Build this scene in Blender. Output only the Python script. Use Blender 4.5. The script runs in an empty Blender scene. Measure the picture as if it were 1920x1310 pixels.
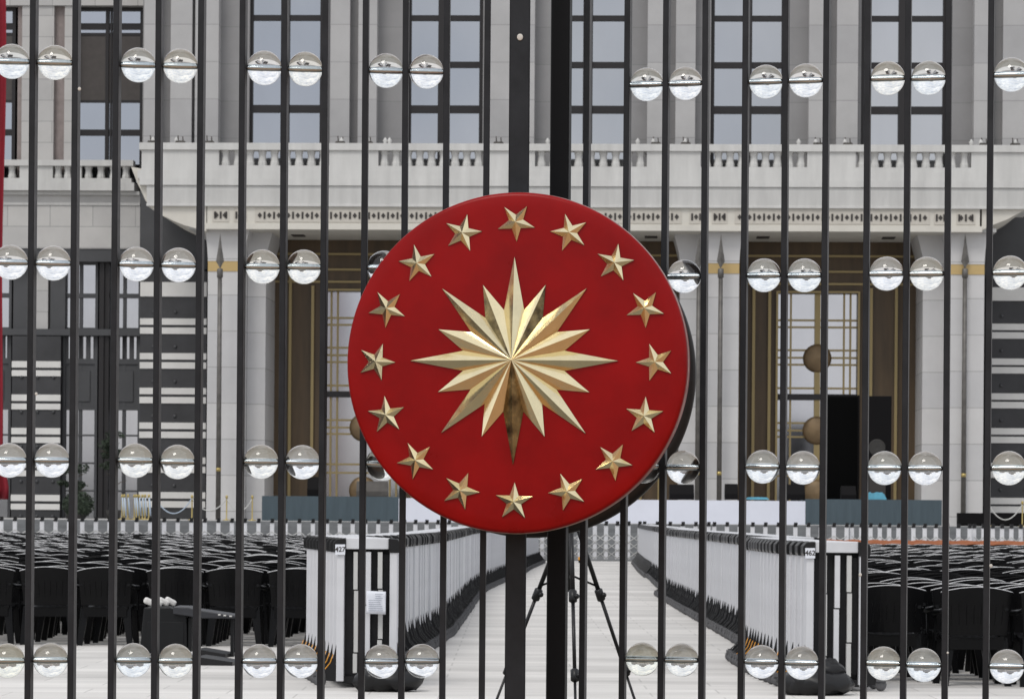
import bpy, math, random
from mathutils import Vector, Matrix
ORD = ['first','second','third','fourth','fifth','sixth','seventh','eighth','ninth','tenth','eleventh','twelfth','thirteenth','fourteenth','fifteenth','sixteenth','seventeenth','eighteenth','nineteenth','twentieth']
random.seed(11)
sc = bpy.context.scene
COL = sc.collection
F = 6000.0      # focal length in photo pixels (1920 wide)
H = 1.5         # camera height
RO = 0.0076     # camera roll
# ------------------------------------------------------------------ camera
cam = bpy.data.cameras.new("camera"); camo = bpy.data.objects.new("camera", cam); COL.objects.link(camo)
camo.location = (0, 0, H); camo.rotation_euler = (math.radians(90), -RO, 0)
cam.sensor_width = 36; cam.lens = F/1920*36; cam.shift_y = 315/1920
cam.clip_start = 0.1; cam.clip_end = 5000
cam.dof.use_dof = True; cam.dof.focus_distance = 11.3; cam.dof.aperture_fstop = 24
sc.camera = camo
# ------------------------------------------------------------------ sky, sun, exposure
SUN_EL, SUN_AZ = math.radians(52), math.radians(205)   # azimuth clockwise from +Y: behind and left of the camera
w = bpy.data.worlds.new("World"); sc.world = w; w.use_nodes = True
nt = w.node_tree; nt.nodes.clear(); N = nt.nodes.new; L = nt.links.new
out = N('ShaderNodeOutputWorld'); sky = N('ShaderNodeTexSky'); sky.sky_type = 'NISHITA'
sky.sun_disc = False; sky.sun_elevation = SUN_EL; sky.sun_rotation = SUN_AZ; sky.dust_density = 2.0
bg1 = N('ShaderNodeBackground'); bg1.inputs[1].default_value = 0.10; L(sky.outputs[0], bg1.inputs[0])
tc = N('ShaderNodeTexCoord'); mp = N('ShaderNodeMapping'); mp.inputs['Scale'].default_value = (1, 1, 3.0)
L(tc.outputs['Generated'], mp.inputs[0])
nz = N('ShaderNodeTexNoise'); nz.inputs['Scale'].default_value = 2.6; nz.inputs['Detail'].default_value = 7; nz.inputs['Roughness'].default_value = .62
L(mp.outputs[0], nz.inputs['Vector'])
cr = N('ShaderNodeValToRGB'); cr.color_ramp.elements[0].position = .34; cr.color_ramp.elements[1].position = .56
L(nz.outputs[0], cr.inputs[0])
nz2 = N('ShaderNodeTexNoise'); nz2.inputs['Scale'].default_value = 6; nz2.inputs['Detail'].default_value = 4
L(mp.outputs[0], nz2.inputs['Vector'])
cr2 = N('ShaderNodeValToRGB'); cr2.color_ramp.elements[0].position = .36; cr2.color_ramp.elements[1].position = .60
cr2.color_ramp.elements[0].color = (.76, .80, .88, 1); cr2.color_ramp.elements[1].color = (1.0, 1.0, 1.0, 1)
L(nz2.outputs[0], cr2.inputs[0])
bg2 = N('ShaderNodeBackground'); bg2.inputs[1].default_value = 1.15; L(cr2.outputs[0], bg2.inputs[0])
mx = N('ShaderNodeMixShader'); mr = N('ShaderNodeMath'); mr.operation = 'MULTIPLY_ADD'
mr.inputs[1].default_value = .35; mr.inputs[2].default_value = .60
L(cr.outputs[0], mr.inputs[0]); L(mr.outputs[0], mx.inputs[0]); L(bg1.outputs[0], mx.inputs[1]); L(bg2.outputs[0], mx.inputs[2])
L(mx.outputs[0], out.inputs[0])
sl = bpy.data.lights.new("sun", 'SUN'); sl.energy = 1.25; sl.angle = math.radians(20); sl.color = (1, .965, .91)
so = bpy.data.objects.new("sun", sl); COL.objects.link(so)
sd = Vector((math.sin(SUN_AZ)*math.cos(SUN_EL), math.cos(SUN_AZ)*math.cos(SUN_EL), math.sin(SUN_EL)))
so.rotation_euler = sd.to_track_quat('Z', 'Y').to_euler(); so.location = sd*50
sc.view_settings.view_transform = 'Standard'; sc.view_settings.look = 'None'
sc.view_settings.exposure = 0.0; sc.view_settings.gamma = 1
sc.cycles.max_bounces = 10; sc.cycles.transmission_bounces = 8; sc.cycles.glossy_bounces = 4
sc.cycles.caustics_reflective = False; sc.cycles.caustics_refractive = False

# ------------------------------------------------------------------ materials
def mat(name, col, rough=.6, metal=0., noise=0., nscale=3., spec=None, bump=0., bscale=40., coat=0., col2=None, trans=0., ior=1.5, stretch=None, rvar=0.):
    m = bpy.data.materials.new(name); m.use_nodes = True; t = m.node_tree; b = t.nodes['Principled BSDF']
    b.inputs['Roughness'].default_value = rough; b.inputs['Metallic'].default_value = metal
    if spec is not None: b.inputs['Specular IOR Level'].default_value = spec
    if coat: b.inputs['Coat Weight'].default_value = coat; b.inputs['Coat Roughness'].default_value = .12
    if trans: b.inputs['Transmission Weight'].default_value = trans
    b.inputs['IOR'].default_value = ior
    b.inputs['Base Color'].default_value = (*col, 1)
    c = t.nodes.new('ShaderNodeTexCoord'); vec = c.outputs['Object']
    if stretch:
        q = t.nodes.new('ShaderNodeMapping'); q.inputs['Scale'].default_value = stretch; t.links.new(vec, q.inputs[0]); vec = q.outputs[0]
    if noise or col2:
        n = t.nodes.new('ShaderNodeTexNoise'); n.inputs['Scale'].default_value = nscale; n.inputs['Detail'].default_value = 6; n.inputs['Roughness'].default_value = .6
        t.links.new(vec, n.inputs['Vector'])
        r = t.nodes.new('ShaderNodeValToRGB'); e = r.color_ramp.elements; e[0].position = .3; e[1].position = .7
        lo = tuple(x*(1-noise) for x in (col2 or col)); hi = tuple(min(1, x*(1+noise)) for x in col)
        e[0].color = (*lo, 1); e[1].color = (*hi, 1)
        t.links.new(n.outputs[0], r.inputs[0]); t.links.new(r.outputs[0], b.inputs['Base Color'])
        if rvar:
            mr = t.nodes.new('ShaderNodeMapRange'); mr.inputs['To Min'].default_value = rough-rvar; mr.inputs['To Max'].default_value = rough+rvar
            t.links.new(n.outputs[0], mr.inputs[0]); t.links.new(mr.outputs[0], b.inputs['Roughness'])
    if bump:
        n2 = t.nodes.new('ShaderNodeTexNoise'); n2.inputs['Scale'].default_value = bscale; n2.inputs['Detail'].default_value = 4
        t.links.new(vec, n2.inputs['Vector'])
        bp = t.nodes.new('ShaderNodeBump'); bp.inputs['Strength'].default_value = bump; bp.inputs['Distance'].default_value = .01
        t.links.new(n2.outputs[0], bp.inputs['Height']); t.links.new(bp.outputs[0], b.inputs['Normal'])
    return m

def blocks(name, c1, c2, joint, bw, bh, horiz='XZ', rough=.75, msize=.02, off=.5, bias=0., nscale=.6, nstr=.12, streak=False):
    """stone blocks / slabs with joints, in object coordinates"""
    m = bpy.data.materials.new(name); m.use_nodes = True; t = m.node_tree; b = t.nodes['Principled BSDF']
    b.inputs['Roughness'].default_value = rough
    c = t.nodes.new('ShaderNodeTexCoord'); vec = c.outputs['Object']
    if horiz == 'XZ':
        s = t.nodes.new('ShaderNodeSeparateXYZ'); q = t.nodes.new('ShaderNodeCombineXYZ'); t.links.new(vec, s.inputs[0])
        t.links.new(s.outputs[0], q.inputs[0]); t.links.new(s.outputs[2], q.inputs[1]); vec2 = q.outputs[0]
    else: vec2 = vec
    br = t.nodes.new('ShaderNodeTexBrick'); t.links.new(vec2, br.inputs['Vector'])
    br.inputs['Scale'].default_value = 1; br.inputs['Brick Width'].default_value = bw; br.inputs['Row Height'].default_value = bh
    br.inputs['Mortar Size'].default_value = msize; br.inputs['Mortar Smooth'].default_value = .1; br.offset = off; br.inputs['Bias'].default_value = bias
    br.inputs['Color1'].default_value = (*c1, 1); br.inputs['Color2'].default_value = (*c2, 1); br.inputs['Mortar'].default_value = (*joint, 1)
    n = t.nodes.new('ShaderNodeTexNoise'); n.inputs['Scale'].default_value = nscale; n.inputs['Detail'].default_value = 8; n.inputs['Roughness'].default_value = .65
    if streak:
        q2 = t.nodes.new('ShaderNodeMapping'); q2.inputs['Scale'].default_value = streak; t.links.new(vec, q2.inputs[0]); t.links.new(q2.outputs[0], n.inputs['Vector'])
    else: t.links.new(vec, n.inputs['Vector'])
    mr = t.nodes.new('ShaderNodeMapRange'); mr.inputs['From Min'].default_value = .3; mr.inputs['From Max'].default_value = .7
    mr.inputs['To Min'].default_value = 1-nstr; mr.inputs['To Max'].default_value = 1+nstr*.5; t.links.new(n.outputs[0], mr.inputs[0])
    mu = t.nodes.new('ShaderNodeVectorMath'); mu.operation = 'SCALE'; t.links.new(br.outputs['Color'], mu.inputs[0]); t.links.new(mr.outputs[0], mu.inputs['Scale'])
    t.links.new(mu.outputs[0], b.inputs['Base Color'])
    return m

M = {}
M['stone'] = blocks('limestone blocks', (.50, .488, .472), (.42, .412, .406), (.30, .295, .29), 2.15, 1.06, nstr=.10)
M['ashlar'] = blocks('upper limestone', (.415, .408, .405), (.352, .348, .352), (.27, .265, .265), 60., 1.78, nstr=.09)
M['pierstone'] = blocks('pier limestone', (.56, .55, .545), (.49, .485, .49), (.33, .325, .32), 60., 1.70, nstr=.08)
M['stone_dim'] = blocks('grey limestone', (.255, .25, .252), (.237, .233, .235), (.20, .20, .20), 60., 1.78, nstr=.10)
M['stone_cream'] = mat('cream limestone', (.58, .555, .50), .75, noise=.07, nscale=.7)
M['stone_plain'] = mat('plain limestone', (.53, .525, .51), .75, noise=.11, nscale=1.1, stretch=(1.6, 1, .22))
M['soffit'] = mat('soffit stone', (.42, .42, .41), .8, noise=.08)
M['frieze'] = mat('frieze stone', (.50, .47, .42), .8, noise=.06)
M['ink'] = mat('dark inlay', (.035, .03, .027), .6)
M['wframe'] = mat('dark bronze frame', (.022, .020, .021), .45, spec=.3)
M['wpane'] = mat('reflective glazing', (.395, .405, .43), .05, metal=1.0, noise=.10, nscale=.10, stretch=(1, 1, .5))
M['dpane'] = mat('door glazing', (.46, .46, .485), .10, metal=1.0, noise=.12, nscale=.22, stretch=(1, 1, .5))
M['brown'] = mat('bronze door lining', (.075, .046, .020), .5, noise=.25, nscale=.9, stretch=(3, 3, .4))
M['gold_trim'] = mat('gilded trim', (.30, .23, .11), .45, metal=.5)
M['goldband'] = mat('brass band', (.50, .36, .16), .5, metal=.3)
M['disc_bronze'] = mat('bronze disc', (.19, .13, .07), .5, metal=.4, noise=.3, nscale=1.5)
M['darkstone'] = mat('charcoal stone', (.034, .034, .037), .6, noise=.25, nscale=.8)
M['slate'] = mat('dark grey cladding', (.055, .056, .060), .6, noise=.15, nscale=.5)
M['spandrel'] = mat('brown spandrel', (.055, .047, .043), .6, noise=.15)
M['pinkish'] = mat('rosy grey stone', (.26, .22, .21), .8, noise=.15)
M['spear'] = mat('weathered bronze', (.115, .108, .10), .5, metal=.3, noise=.3, nscale=3)
M['gatepaint'] = mat('charcoal gate paint', (.015, .016, .019), .43, spec=.28, noise=.35, nscale=9, bump=.05, bscale=220, rvar=.06)
M['gatepaint2'] = mat('black gate paint', (.004, .004, .005), .5, spec=.22, noise=.15, nscale=18)
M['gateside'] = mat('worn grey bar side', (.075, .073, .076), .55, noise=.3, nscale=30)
M['steel'] = mat('brushed steel', (.48, .53, .56), .25, metal=1)
M['nut'] = mat('dark fitting', (.03, .03, .03), .4, metal=.6)
M['glass'] = mat('clear glass', (1, 1, 1), .0, trans=1, ior=1.49)
M['glass2'] = mat('faintly grey glass', (.95, .97, .97), .0, trans=1, ior=1.47)
M['glass3'] = mat('faintly warm glass', (.985, .975, .93), .004, trans=1, ior=1.50)
M['glassy'] = mat('yellowed glass', (1, .985, .88), .0, trans=1, ior=1.49)
M['red'] = mat('red enamel', (.245, .0024, .0028), .30, noise=.17, nscale=4, spec=.16, rvar=.08, bump=.03, bscale=300)
M['rim'] = mat('worn rim edge', (.42, .33, .30), .45, metal=.4, noise=.3, nscale=30)  # thin whitish rim highlight put into the colour of a ring
M['gold'] = mat('polished brass', (.80, .69, .44), .15, metal=1, noise=.06, nscale=14, rvar=.04, bump=.03, bscale=60)
M['tarnish'] = mat('tarnished brass', (.34, .28, .15), .25, metal=1, noise=.3, nscale=16, col2=(.07, .06, .045), rvar=.1, bump=.1, bscale=40)  # dark tree reflections put into the brass colour
M['blackdrum'] = mat('black drum', (.018, .014, .013), .4, noise=.3, nscale=6)
M['black'] = mat('black plastic', (.008, .008, .009), .36, spec=.35)
M['pavers'] = blocks('red brown pavers', (.46, .27, .15), (.40, .23, .13), (.25, .18, .12), .2, .1, horiz='XY', msize=.006, nscale=.5, nstr=.2)  # warm colour chosen for what the gold facets reflect
M['bandwhite'] = mat('white stone band', (.66, .65, .63), .75, noise=.06, nscale=.9)
M['asphalt'] = mat('grey driveway setts', (.225, .215, .19), .85, noise=.25, nscale=1.5)
M['chair'] = mat('glossy black chair plastic', (.0045, .0045, .005), .30, noise=.3, nscale=2, spec=.13)
M['chair_edge'] = mat('light worn chair edge', (.60, .60, .61), .4, noise=.5, nscale=2.5)  # bright streaks along the chair tops, highlight put into the colour
M['chair_o'] = mat('orange brown chair plastic', (.36, .12, .045), .5)
M['alu'] = mat('white barrier aluminium', (.59, .595, .62), .45, noise=.06, nscale=4)
M['alu2'] = mat('grey barrier slat', (.50, .50, .49), .5, noise=.05)
M['grille'] = mat('dark barrier core', (.018, .018, .02), .5, spec=.3, noise=.3, nscale=9)
M['rubber'] = mat('grey rubber', (.10, .10, .105), .8, noise=.3, nscale=20)
M['yellow'] = mat('hazard orange yellow', (.75, .33, .03), .5)
M['paper'] = mat('paper', (.72, .74, .80), .7)
M['print'] = mat('grey print', (.33, .36, .42), .8)
M['teal'] = mat('grey teal cloth', (.058, .082, .098), .85, noise=.12, nscale=1.2, stretch=(3, 1, .3), bump=.1, bscale=3)
M['whitecloth'] = mat('white cloth', (.66, .68, .76), .8, noise=.04, nscale=.6)
M['blue'] = mat('light blue cloth', (.07, .25, .34), .8, noise=.2, nscale=3)
M['screen'] = mat('led screen off', (.001, .001, .001), .6, spec=.05)
M['speaker'] = mat('speaker shell', (.006, .0055, .006), .7, spec=.1)
M['wedge'] = mat('grey brown cover', (.075, .068, .062), .8, noise=.3, nscale=2)
M['brass'] = mat('bright brass', (.45, .35, .13), .35, metal=.6)
M['rope'] = mat('pale blue rope', (.42, .50, .60), .8)
M['chain'] = mat('pale rope', (.5, .5, .48), .8)
M['leaf'] = mat('dark foliage', (.025, .038, .022), .8, noise=.5, nscale=5)
M['trunk'] = mat('bark', (.08, .06, .045), .9, noise=.3)
M['pot'] = mat('dark planter', (.028, .026, .024), .7)
M['flag'] = mat('red cloth', (.20, .004, .014), .8, noise=.12, nscale=3, stretch=(1, 1, .4))
M['whitebox'] = mat('white plastic', (.62, .61, .59), .4)
M['cart'] = mat('dark cart shell', (.006, .0065, .0075), .5, spec=.25, noise=.2)
M['carttop'] = mat('grey cart top', (.022, .023, .028), .4, noise=.2)
M['ground'] = blocks('pale paving', (.645, .625, .60), (.585, .565, .54), (.47, .455, .435), 1.2, .6, horiz='XY', rough=.8, msize=.009, nscale=.5, nstr=.30, streak=(.35, 1.6, 1))
M['step'] = mat('grey step stone', (.17, .175, .18), .85, noise=.2, nscale=1.2)
M['terrace'] = blocks('terrace stone', (.45, .44, .42), (.42, .41, .40), (.3, .3, .3), 1.2, 1.2, horiz='XY')
M['white_spot'] = mat('dried dropping', (.6, .58, .54), .9)

# ------------------------------------------------------------------ mesh builder
class MB:
    def __init__(s): s.v = []; s.f = []; s.m = []; s.sm = []
    def add(s, vs, fs, mi=0, smooth=False, mtx=None):
        o = len(s.v)
        s.v += [tuple(mtx @ Vector(p)) for p in vs] if mtx else [tuple(p) for p in vs]
        for f in fs: s.f.append(tuple(o+i for i in f)); s.m.append(mi); s.sm.append(smooth)
    def box(s, x0, x1, y0, y1, z0, z1, mi=0, mtx=None):
        x0, x1 = min(x0, x1), max(x0, x1); y0, y1 = min(y0, y1), max(y0, y1); z0, z1 = min(z0, z1), max(z0, z1)
        s.add([(x0,y0,z0),(x1,y0,z0),(x1,y1,z0),(x0,y1,z0),(x0,y0,z1),(x1,y0,z1),(x1,y1,z1),(x0,y1,z1)],
              [(0,3,2,1),(4,5,6,7),(0,1,5,4),(1,2,6,5),(2,3,7,6),(3,0,4,7)], mi, False, mtx)
    def cbox(s, x0, x1, y0, y1, z0, z1, c, mi=0, mtx=None):
        """vertical bar with chamfered vertical edges"""
        pts = [(x0+c,y0),(x1-c,y0),(x1,y0+c),(x1,y1-c),(x1-c,y1),(x0+c,y1),(x0,y1-c),(x0,y0+c)]
        s.prism([(a,b) for a,b in pts], z0, z1, 'Z', mi, mtx)
    def prism(s, poly, a0, a1, axis='Y', mi=0, mtx=None):
        n = len(poly)
        if axis == 'Y': q = [(x,a0,z) for x,z in poly]+[(x,a1,z) for x,z in poly]
        elif axis == 'X': q = [(a0,y,z) for y,z in poly]+[(a1,y,z) for y,z in poly]
        else: q = [(x,y,a0) for x,y in poly]+[(x,y,a1) for x,y in poly]
        fs = [tuple(range(n)), tuple(range(2*n-1, n-1, -1))]+[(i, i+n, (i+1)%n+n, (i+1)%n) for i in range(n)]
        s.add(q, fs, mi, False, mtx)
    def tube(s, pts, r, n=8, mi=0, mtx=None, smooth=True):
        pts = [Vector(p) for p in pts]; rs = r if isinstance(r, (list, tuple)) else [r]*len(pts)
        vs = []; fs = []
        up = None
        for i, p in enumerate(pts):
            d = (pts[min(i+1, len(pts)-1)]-pts[max(i-1, 0)]).normalized()
            if up is None:
                up = Vector((0,0,1)) if abs(d.z) < .9 else Vector((1,0,0))
            a = d.cross(up).normalized(); b = a.cross(d).normalized(); up = b
            for k in range(n):
                t = 2*math.pi*k/n; vs.append(p+(a*math.cos(t)+b*math.sin(t))*rs[i])
        for i in range(len(pts)-1):
            for k in range(n): fs.append((i*n+k, i*n+(k+1)%n, (i+1)*n+(k+1)%n, (i+1)*n+k))
        s.add(vs, fs, mi, smooth, mtx)
        s.add(vs[:n], [tuple(range(n))[::-1]], mi, False, mtx); s.add(vs[-n:], [tuple(range(n))], mi, False, mtx)
    def lathe(s, prof, n=24, axis='Z', c=(0,0,0), mi=0, mtx=None, smooth=True):
        vs = []; fs = []
        for r, h in prof:
            for k in range(n):
                t = 2*math.pi*k/n; a, b = r*math.cos(t), r*math.sin(t)
                p = {'Z': (a,b,h), 'Y': (a,h,b), 'X': (h,a,b)}[axis]
                vs.append((p[0]+c[0], p[1]+c[1], p[2]+c[2]))
        for i in range(len(prof)-1):
            for k in range(n): fs.append((i*n+k, i*n+(k+1)%n, (i+1)*n+(k+1)%n, (i+1)*n+k))
        s.add(vs, fs, mi, smooth, mtx)
    def ball(s, c, r, nu=16, nv=10, mi=0, sc_=(1,1,1), mtx=None):
        s.lathe([(max(1e-4, r*math.sin(math.pi*i/nv))*1.0, r*math.cos(math.pi*i/nv)) for i in range(nv+1)], nu, 'Z', (0,0,0), mi,
                (mtx or Matrix.Identity(4)) @ Matrix.Translation(c) @ Matrix.Diagonal((*sc_, 1)))
    def join(s, other, mtx=None, mi=0):
        o = len(s.v); s.v += [tuple(mtx @ Vector(p)) for p in other.v] if mtx else other.v
        s.f += [tuple(i+o for i in f) for f in other.f]; s.m += [a+mi for a in other.m]; s.sm += other.sm
    def build(s, name, mats, parent=None, bevel=0, fixn=True):
        me = bpy.data.meshes.new(name); me.from_pydata(s.v, [], s.f)
        for m in (mats if isinstance(mats, (list, tuple)) else [mats]): me.materials.append(m)
        me.polygons.foreach_set('material_index', s.m); me.polygons.foreach_set('use_smooth', s.sm)
        if fixn:
            import bmesh
            bm = bmesh.new(); bm.from_mesh(me); bmesh.ops.remove_doubles(bm, verts=bm.verts, dist=1e-5)
            bmesh.ops.recalc_face_normals(bm, faces=bm.faces); bm.to_mesh(me); bm.free()
        me.update()
        o = bpy.data.objects.new(name, me); COL.objects.link(o)
        if parent: o.parent = parent
        if bevel:
            b = o.modifiers.new('bevel', 'BEVEL'); b.width = bevel; b.segments = 2; b.limit_method = 'ANGLE'
        return o
def empty(name, loc=(0,0,0), rz=0):
    o = bpy.data.objects.new(name, None); COL.objects.link(o); o.location = loc; o.rotation_euler = (0,0,rz); return o
def tag(o, label=None, cat=None, group=None, kind=None):
    if label: o['label'] = label
    if cat: o['category'] = cat
    if group: o['group'] = group
    if kind: o['kind'] = kind
    return o
def copy_tree(o, parent=None):
    c = o.copy(); COL.objects.link(c)
    if parent is not None: c.parent = parent
    for ch in list(KIDS.get(o.name, [])):
        copy_tree(ch, c)
    return c
KIDS = {}
def reg(o):
    KIDS[o.name] = list(o.children)
    for c in o.children: reg(c)
def un(u, v):
    du, dv = u-960, v-970
    return du+RO*dv, dv-RO*du
def W(u, v, D):
    a, b = un(u, v); return Vector((a*D/F, D, H-b*D/F))

# ------------------------------------------------------------------ ground, steps, terrace
g = MB(); g.add([(-900,-600,0),(900,-600,0),(900,1500,0),(-900,1500,0)], [(0,1,2,3)])
tag(g.build('ground', M['ground']), kind='structure')
g = MB(); g.box(-60, 60, 10.4, 24.5, -.05, .004); tag(g.build('driveway', M['asphalt']), kind='structure')
g = MB(); g.box(-60, 60, -14, 10.397, -.05, .004); tag(g.build('forecourt', M['pavers']), kind='structure')  # unseen red brown ground, added to warm the reflections in the gold
g2 = MB()
poly = []
for i in range(8):
    poly += [(112+i*.9, .1625*i), (112+i*.9, .1625*(i+1))]
poly += [(120.2, 1.3), (120.2, -.2), (112, -.2)]
g2.prism(poly, -70, 70, 'X')
tag(g2.build('steps', M['step']), kind='structure')
g = MB(); g.box(-70, 70, 120.203, 190, -.2, 1.304)
tag(g.build('terrace', M['terrace']), kind='structure')

q = MB(); nx_ = 90  # unseen wood, added behind the camera for glass and metal to reflect
for layer in range(2):
    for i in range(nx_):
        x = -260+520*i/nx_+random.uniform(-1.5,1.5); y = -78-layer*9+random.uniform(-3,3); h_ = random.uniform(3.5,6); rr_ = random.uniform(3.4,4.8)
        q.ball((x,y,h_*.55), 1, 9, 7, 0, (rr_, rr_, h_*.55))
for i in range(len(q.v)):
    v = q.v[i]; n_ = .5*math.sin(v[0]*2.1+v[2]*1.7)+.4*math.sin(v[1]*2.9-v[2]*2.3); q.v[i] = (v[0]+n_, v[1]+n_*.6, max(0, v[2]+n_))
tag(q.build('distant_wood', M['leaf'], fixn=False), 'dark wood far behind the viewer, seen only in reflections', 'trees', kind='stuff')

# ------------------------------------------------------------------ palace building
TH = -.04; D0 = 150.0
pal = empty('palace_building', (0, D0, 0), TH)
tag(pal, 'pale limestone palace with a colonnaded portico, tall dark framed windows and striped side walls', 'building')
def B(u, v, y=0.):
    a, b = un(u, v); k = a/F; x = (k*(D0+y)+TH*y)/(1-TH*k); D = D0+y+TH*x
    return x, H-b*D/F
def BX(u, y=0., v=300): return B(u, v, y)[0]
def BZ(v, y=0., u=960): return B(u, v, y)[1]
def bb(mb, u0, u1, v0, v1, y0, y1, mi=0, yy=None, vm=None, um=960):
    """box from photo measurements; yy = depth plane the measurements refer to"""
    yy = y0 if yy is None else yy; vm = (v0+v1)/2 if vm is None else vm
    mb.box(BX(u0, yy, vm), BX(u1, yy, vm), y0, y1, BZ(v1, yy, um), BZ(v0, yy, um), mi)
ZT = 34.0
# -- body behind everything
b = MB()
b.box(BX(268,9), BX(1950,9), 9, 45, 1.3, ZT)
b.box(-62, BX(268,12), 16, 44, 1.3, 29); b.box(BX(1950,12), 62, 16, 44, 1.3, 29); b.box(-100, -62.2, 18, 60, 1.3, 38); b.box(62.2, 100, 18, 60, 1.3, 38)
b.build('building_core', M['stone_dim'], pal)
# -- upper facade : back plane and pilasters, centre block
yb = 3.0
xr = 1950
b = MB()
wins = [(468,607),(765,906),(1048,1182),(1334,1473),(1616,1776)]
edges = [268]+[e for w_ in wins for e in w_]+[xr]
for i in range(0, len(edges), 2):
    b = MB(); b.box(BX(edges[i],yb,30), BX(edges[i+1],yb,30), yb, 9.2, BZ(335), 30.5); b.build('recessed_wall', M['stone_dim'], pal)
b = MB(); b.box(BX(268,yb,30), BX(xr,yb,30), yb-.5, 9.2, 30.5, ZT+1.2)
for i in range(5): b.box(-9-i*1.5+3, 9+i*1.5+3, 6+i, 30, ZT+1.2+(4-i)*1.6, ZT+1.2+(5-i)*1.6)
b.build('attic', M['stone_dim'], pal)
b = MB()
for u0, u1 in [(270,300),(320,360),(366,410),(620,656),(672,707),(915,957),(968,1003),(1215,1248),(1268,1305),(1518,1552),(1570,1610),(1828,1864),(1882,1946)]:
    b = MB(); b.box(BX(u0,2.2,30), BX(u1,2.2,30), 2.2, 3.05, BZ(330), 30.2)
    b.box(BX(u0,2.2,30)-.08, BX(u1,2.2,30)+.08, 2.1, 3.04, BZ(275), BZ(262))
    b.build('pilaster', M['ashlar'], pal)
b = MB()
for c in (310, 365, 663, 962, 1258, 1560, 1873):
    b = MB(); b.box(BX(c,2.6,30)-.9, BX(c,2.6,30)+.9, 2.75, 3.04, BZ(330), 30.1)
    b.build('pilaster_groove', M['stone_dim'], pal)
def window(u0, u1, y, zb, zt, bars, mull, parent=pal, spand=None, vref=30):
    x0, x1 = BX(u0,y,vref), BX(u1,y,vref); f = MB(); fw = .17
    f.box(x0, x0+fw, y, y+.3, zb, zt); f.box(x1-fw, x1, y, y+.3, zb, zt)
    f.box(x0+fw, x1-fw, y, y+.3, zt-fw, zt)
    segs = [x0+fw]
    for m0, m1 in mull:
        a0, a1 = BX(m0,y,vref), BX(m1,y,vref); f.box(a0, a1, y-.04, y+.3, zb, zt-fw); segs += [a0, a1]
    segs.append(x1-fw)
    for z0, z1 in bars:
        for i in range(0, len(segs), 2):
            f.box(segs[i], segs[i+1], y+.02, y+.28, z0, z1)
    if spand:
        for z0, z1 in spand:
            for i in range(0, len(segs), 2): f.box(segs[i], segs[i+1], y+.05, y+.27, z0, z1, 1)
    fo = f.build('window', [M['wframe'], M['spandrel']], parent)
    p = MB(); p.box(x0+.02, x1-.02, y+.16, y+.22, zb+.02, zt-.02); p.build('pane', M['wpane'], fo)
    return fo
hb = [(BZ(b1,3.3), BZ(b0,3.3)) for b0, b1 in ((29,39),(116,127),(198,212))]
hb += [(z0+i*2.2*1.0, z1+i*2.2) for i in (1,2,3) for z0, z1 in [(BZ(39,3.3), BZ(29,3.3))]]
mulls = [[(527,533),(537,543)], [(822,834),(838,844)], [(1094,1100),(1106,1112)], [(1396,1401),(1406,1411)], [(1686,1702),(1704,1708)]]
for (u0,u1), ml in zip(wins, mulls): window(u0, u1, 3.3, BZ(333), 30.4, hb, ml)
# -- balustrade of the centre block
def balustrade(name, u0, u1, y, solids, vt, v1, v2, v3, pitch=23.):
    b = MB(); vm = (vt+v3)/2
    b.box(BX(u0,y,vm)-.1, BX(u1,y,vm)+.1, y-.12, y+.62, BZ(v1,y), BZ(vt,y))
    b.box(BX(u0,y,vm), BX(u1,y,vm), y-.03, y+.55, BZ(v3,y), BZ(v2,y))
    for s0, s1 in solids: b.box(BX(s0,y,vm), BX(s1,y,vm), y, y+.5, BZ(v2,y), BZ(v1,y))
    o = b.build(name, M['stone_plain'], pal)
    # turned posts between the solid blocks
    u = u0; ss = sorted(solids); spans = []
    for s0, s1 in ss:
        if s0 > u: spans.append((u, s0))
        u = s1
    if u < u1: spans.append((u, u1))
    z0, z1 = BZ(v2,y), BZ(v1,y); hh = z1-z0
    for a, d in spans:
        n = max(1, round((d-a)/pitch))
        for i in range(n):
            x = BX(a+(i+.5)*(d-a)/n, y, vm)
            c = MB(); c.lathe([(.17,z0),(.205,z0+.02*hh),(.205,z0+.22*hh),(.18,z0+.34*hh),(.16,z0+.72*hh),(.19,z0+.82*hh),(.20,z0+hh)], 8, 'Z', (x, y+.25, 0), 0, None, False); c.build('baluster', M['stone_plain'], o)
balustrade('balustrade', 265, 1950, 0., [(265,410),(617,709),(908,1003),(1213,1314),(1514,1605),(1822,1950)], 270, 283, 312, 322)
b = MB()   # small finials on the rail
for u in (286,330,300,610,640,730,722,990,1027,1196,1225,1285,1498,1530,1585,1822,1840,1905,690):
    x = BX(u,.2,265); z = BZ(270)
    b = MB(); b.lathe([(.09,z),(.08,z+.07),(.12,z+.16),(.05,z+.27),(.001,z+.32)], 6, 'Z', (x, .25, 0))
    b.build('finial', M['stone_plain'], pal)
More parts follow.
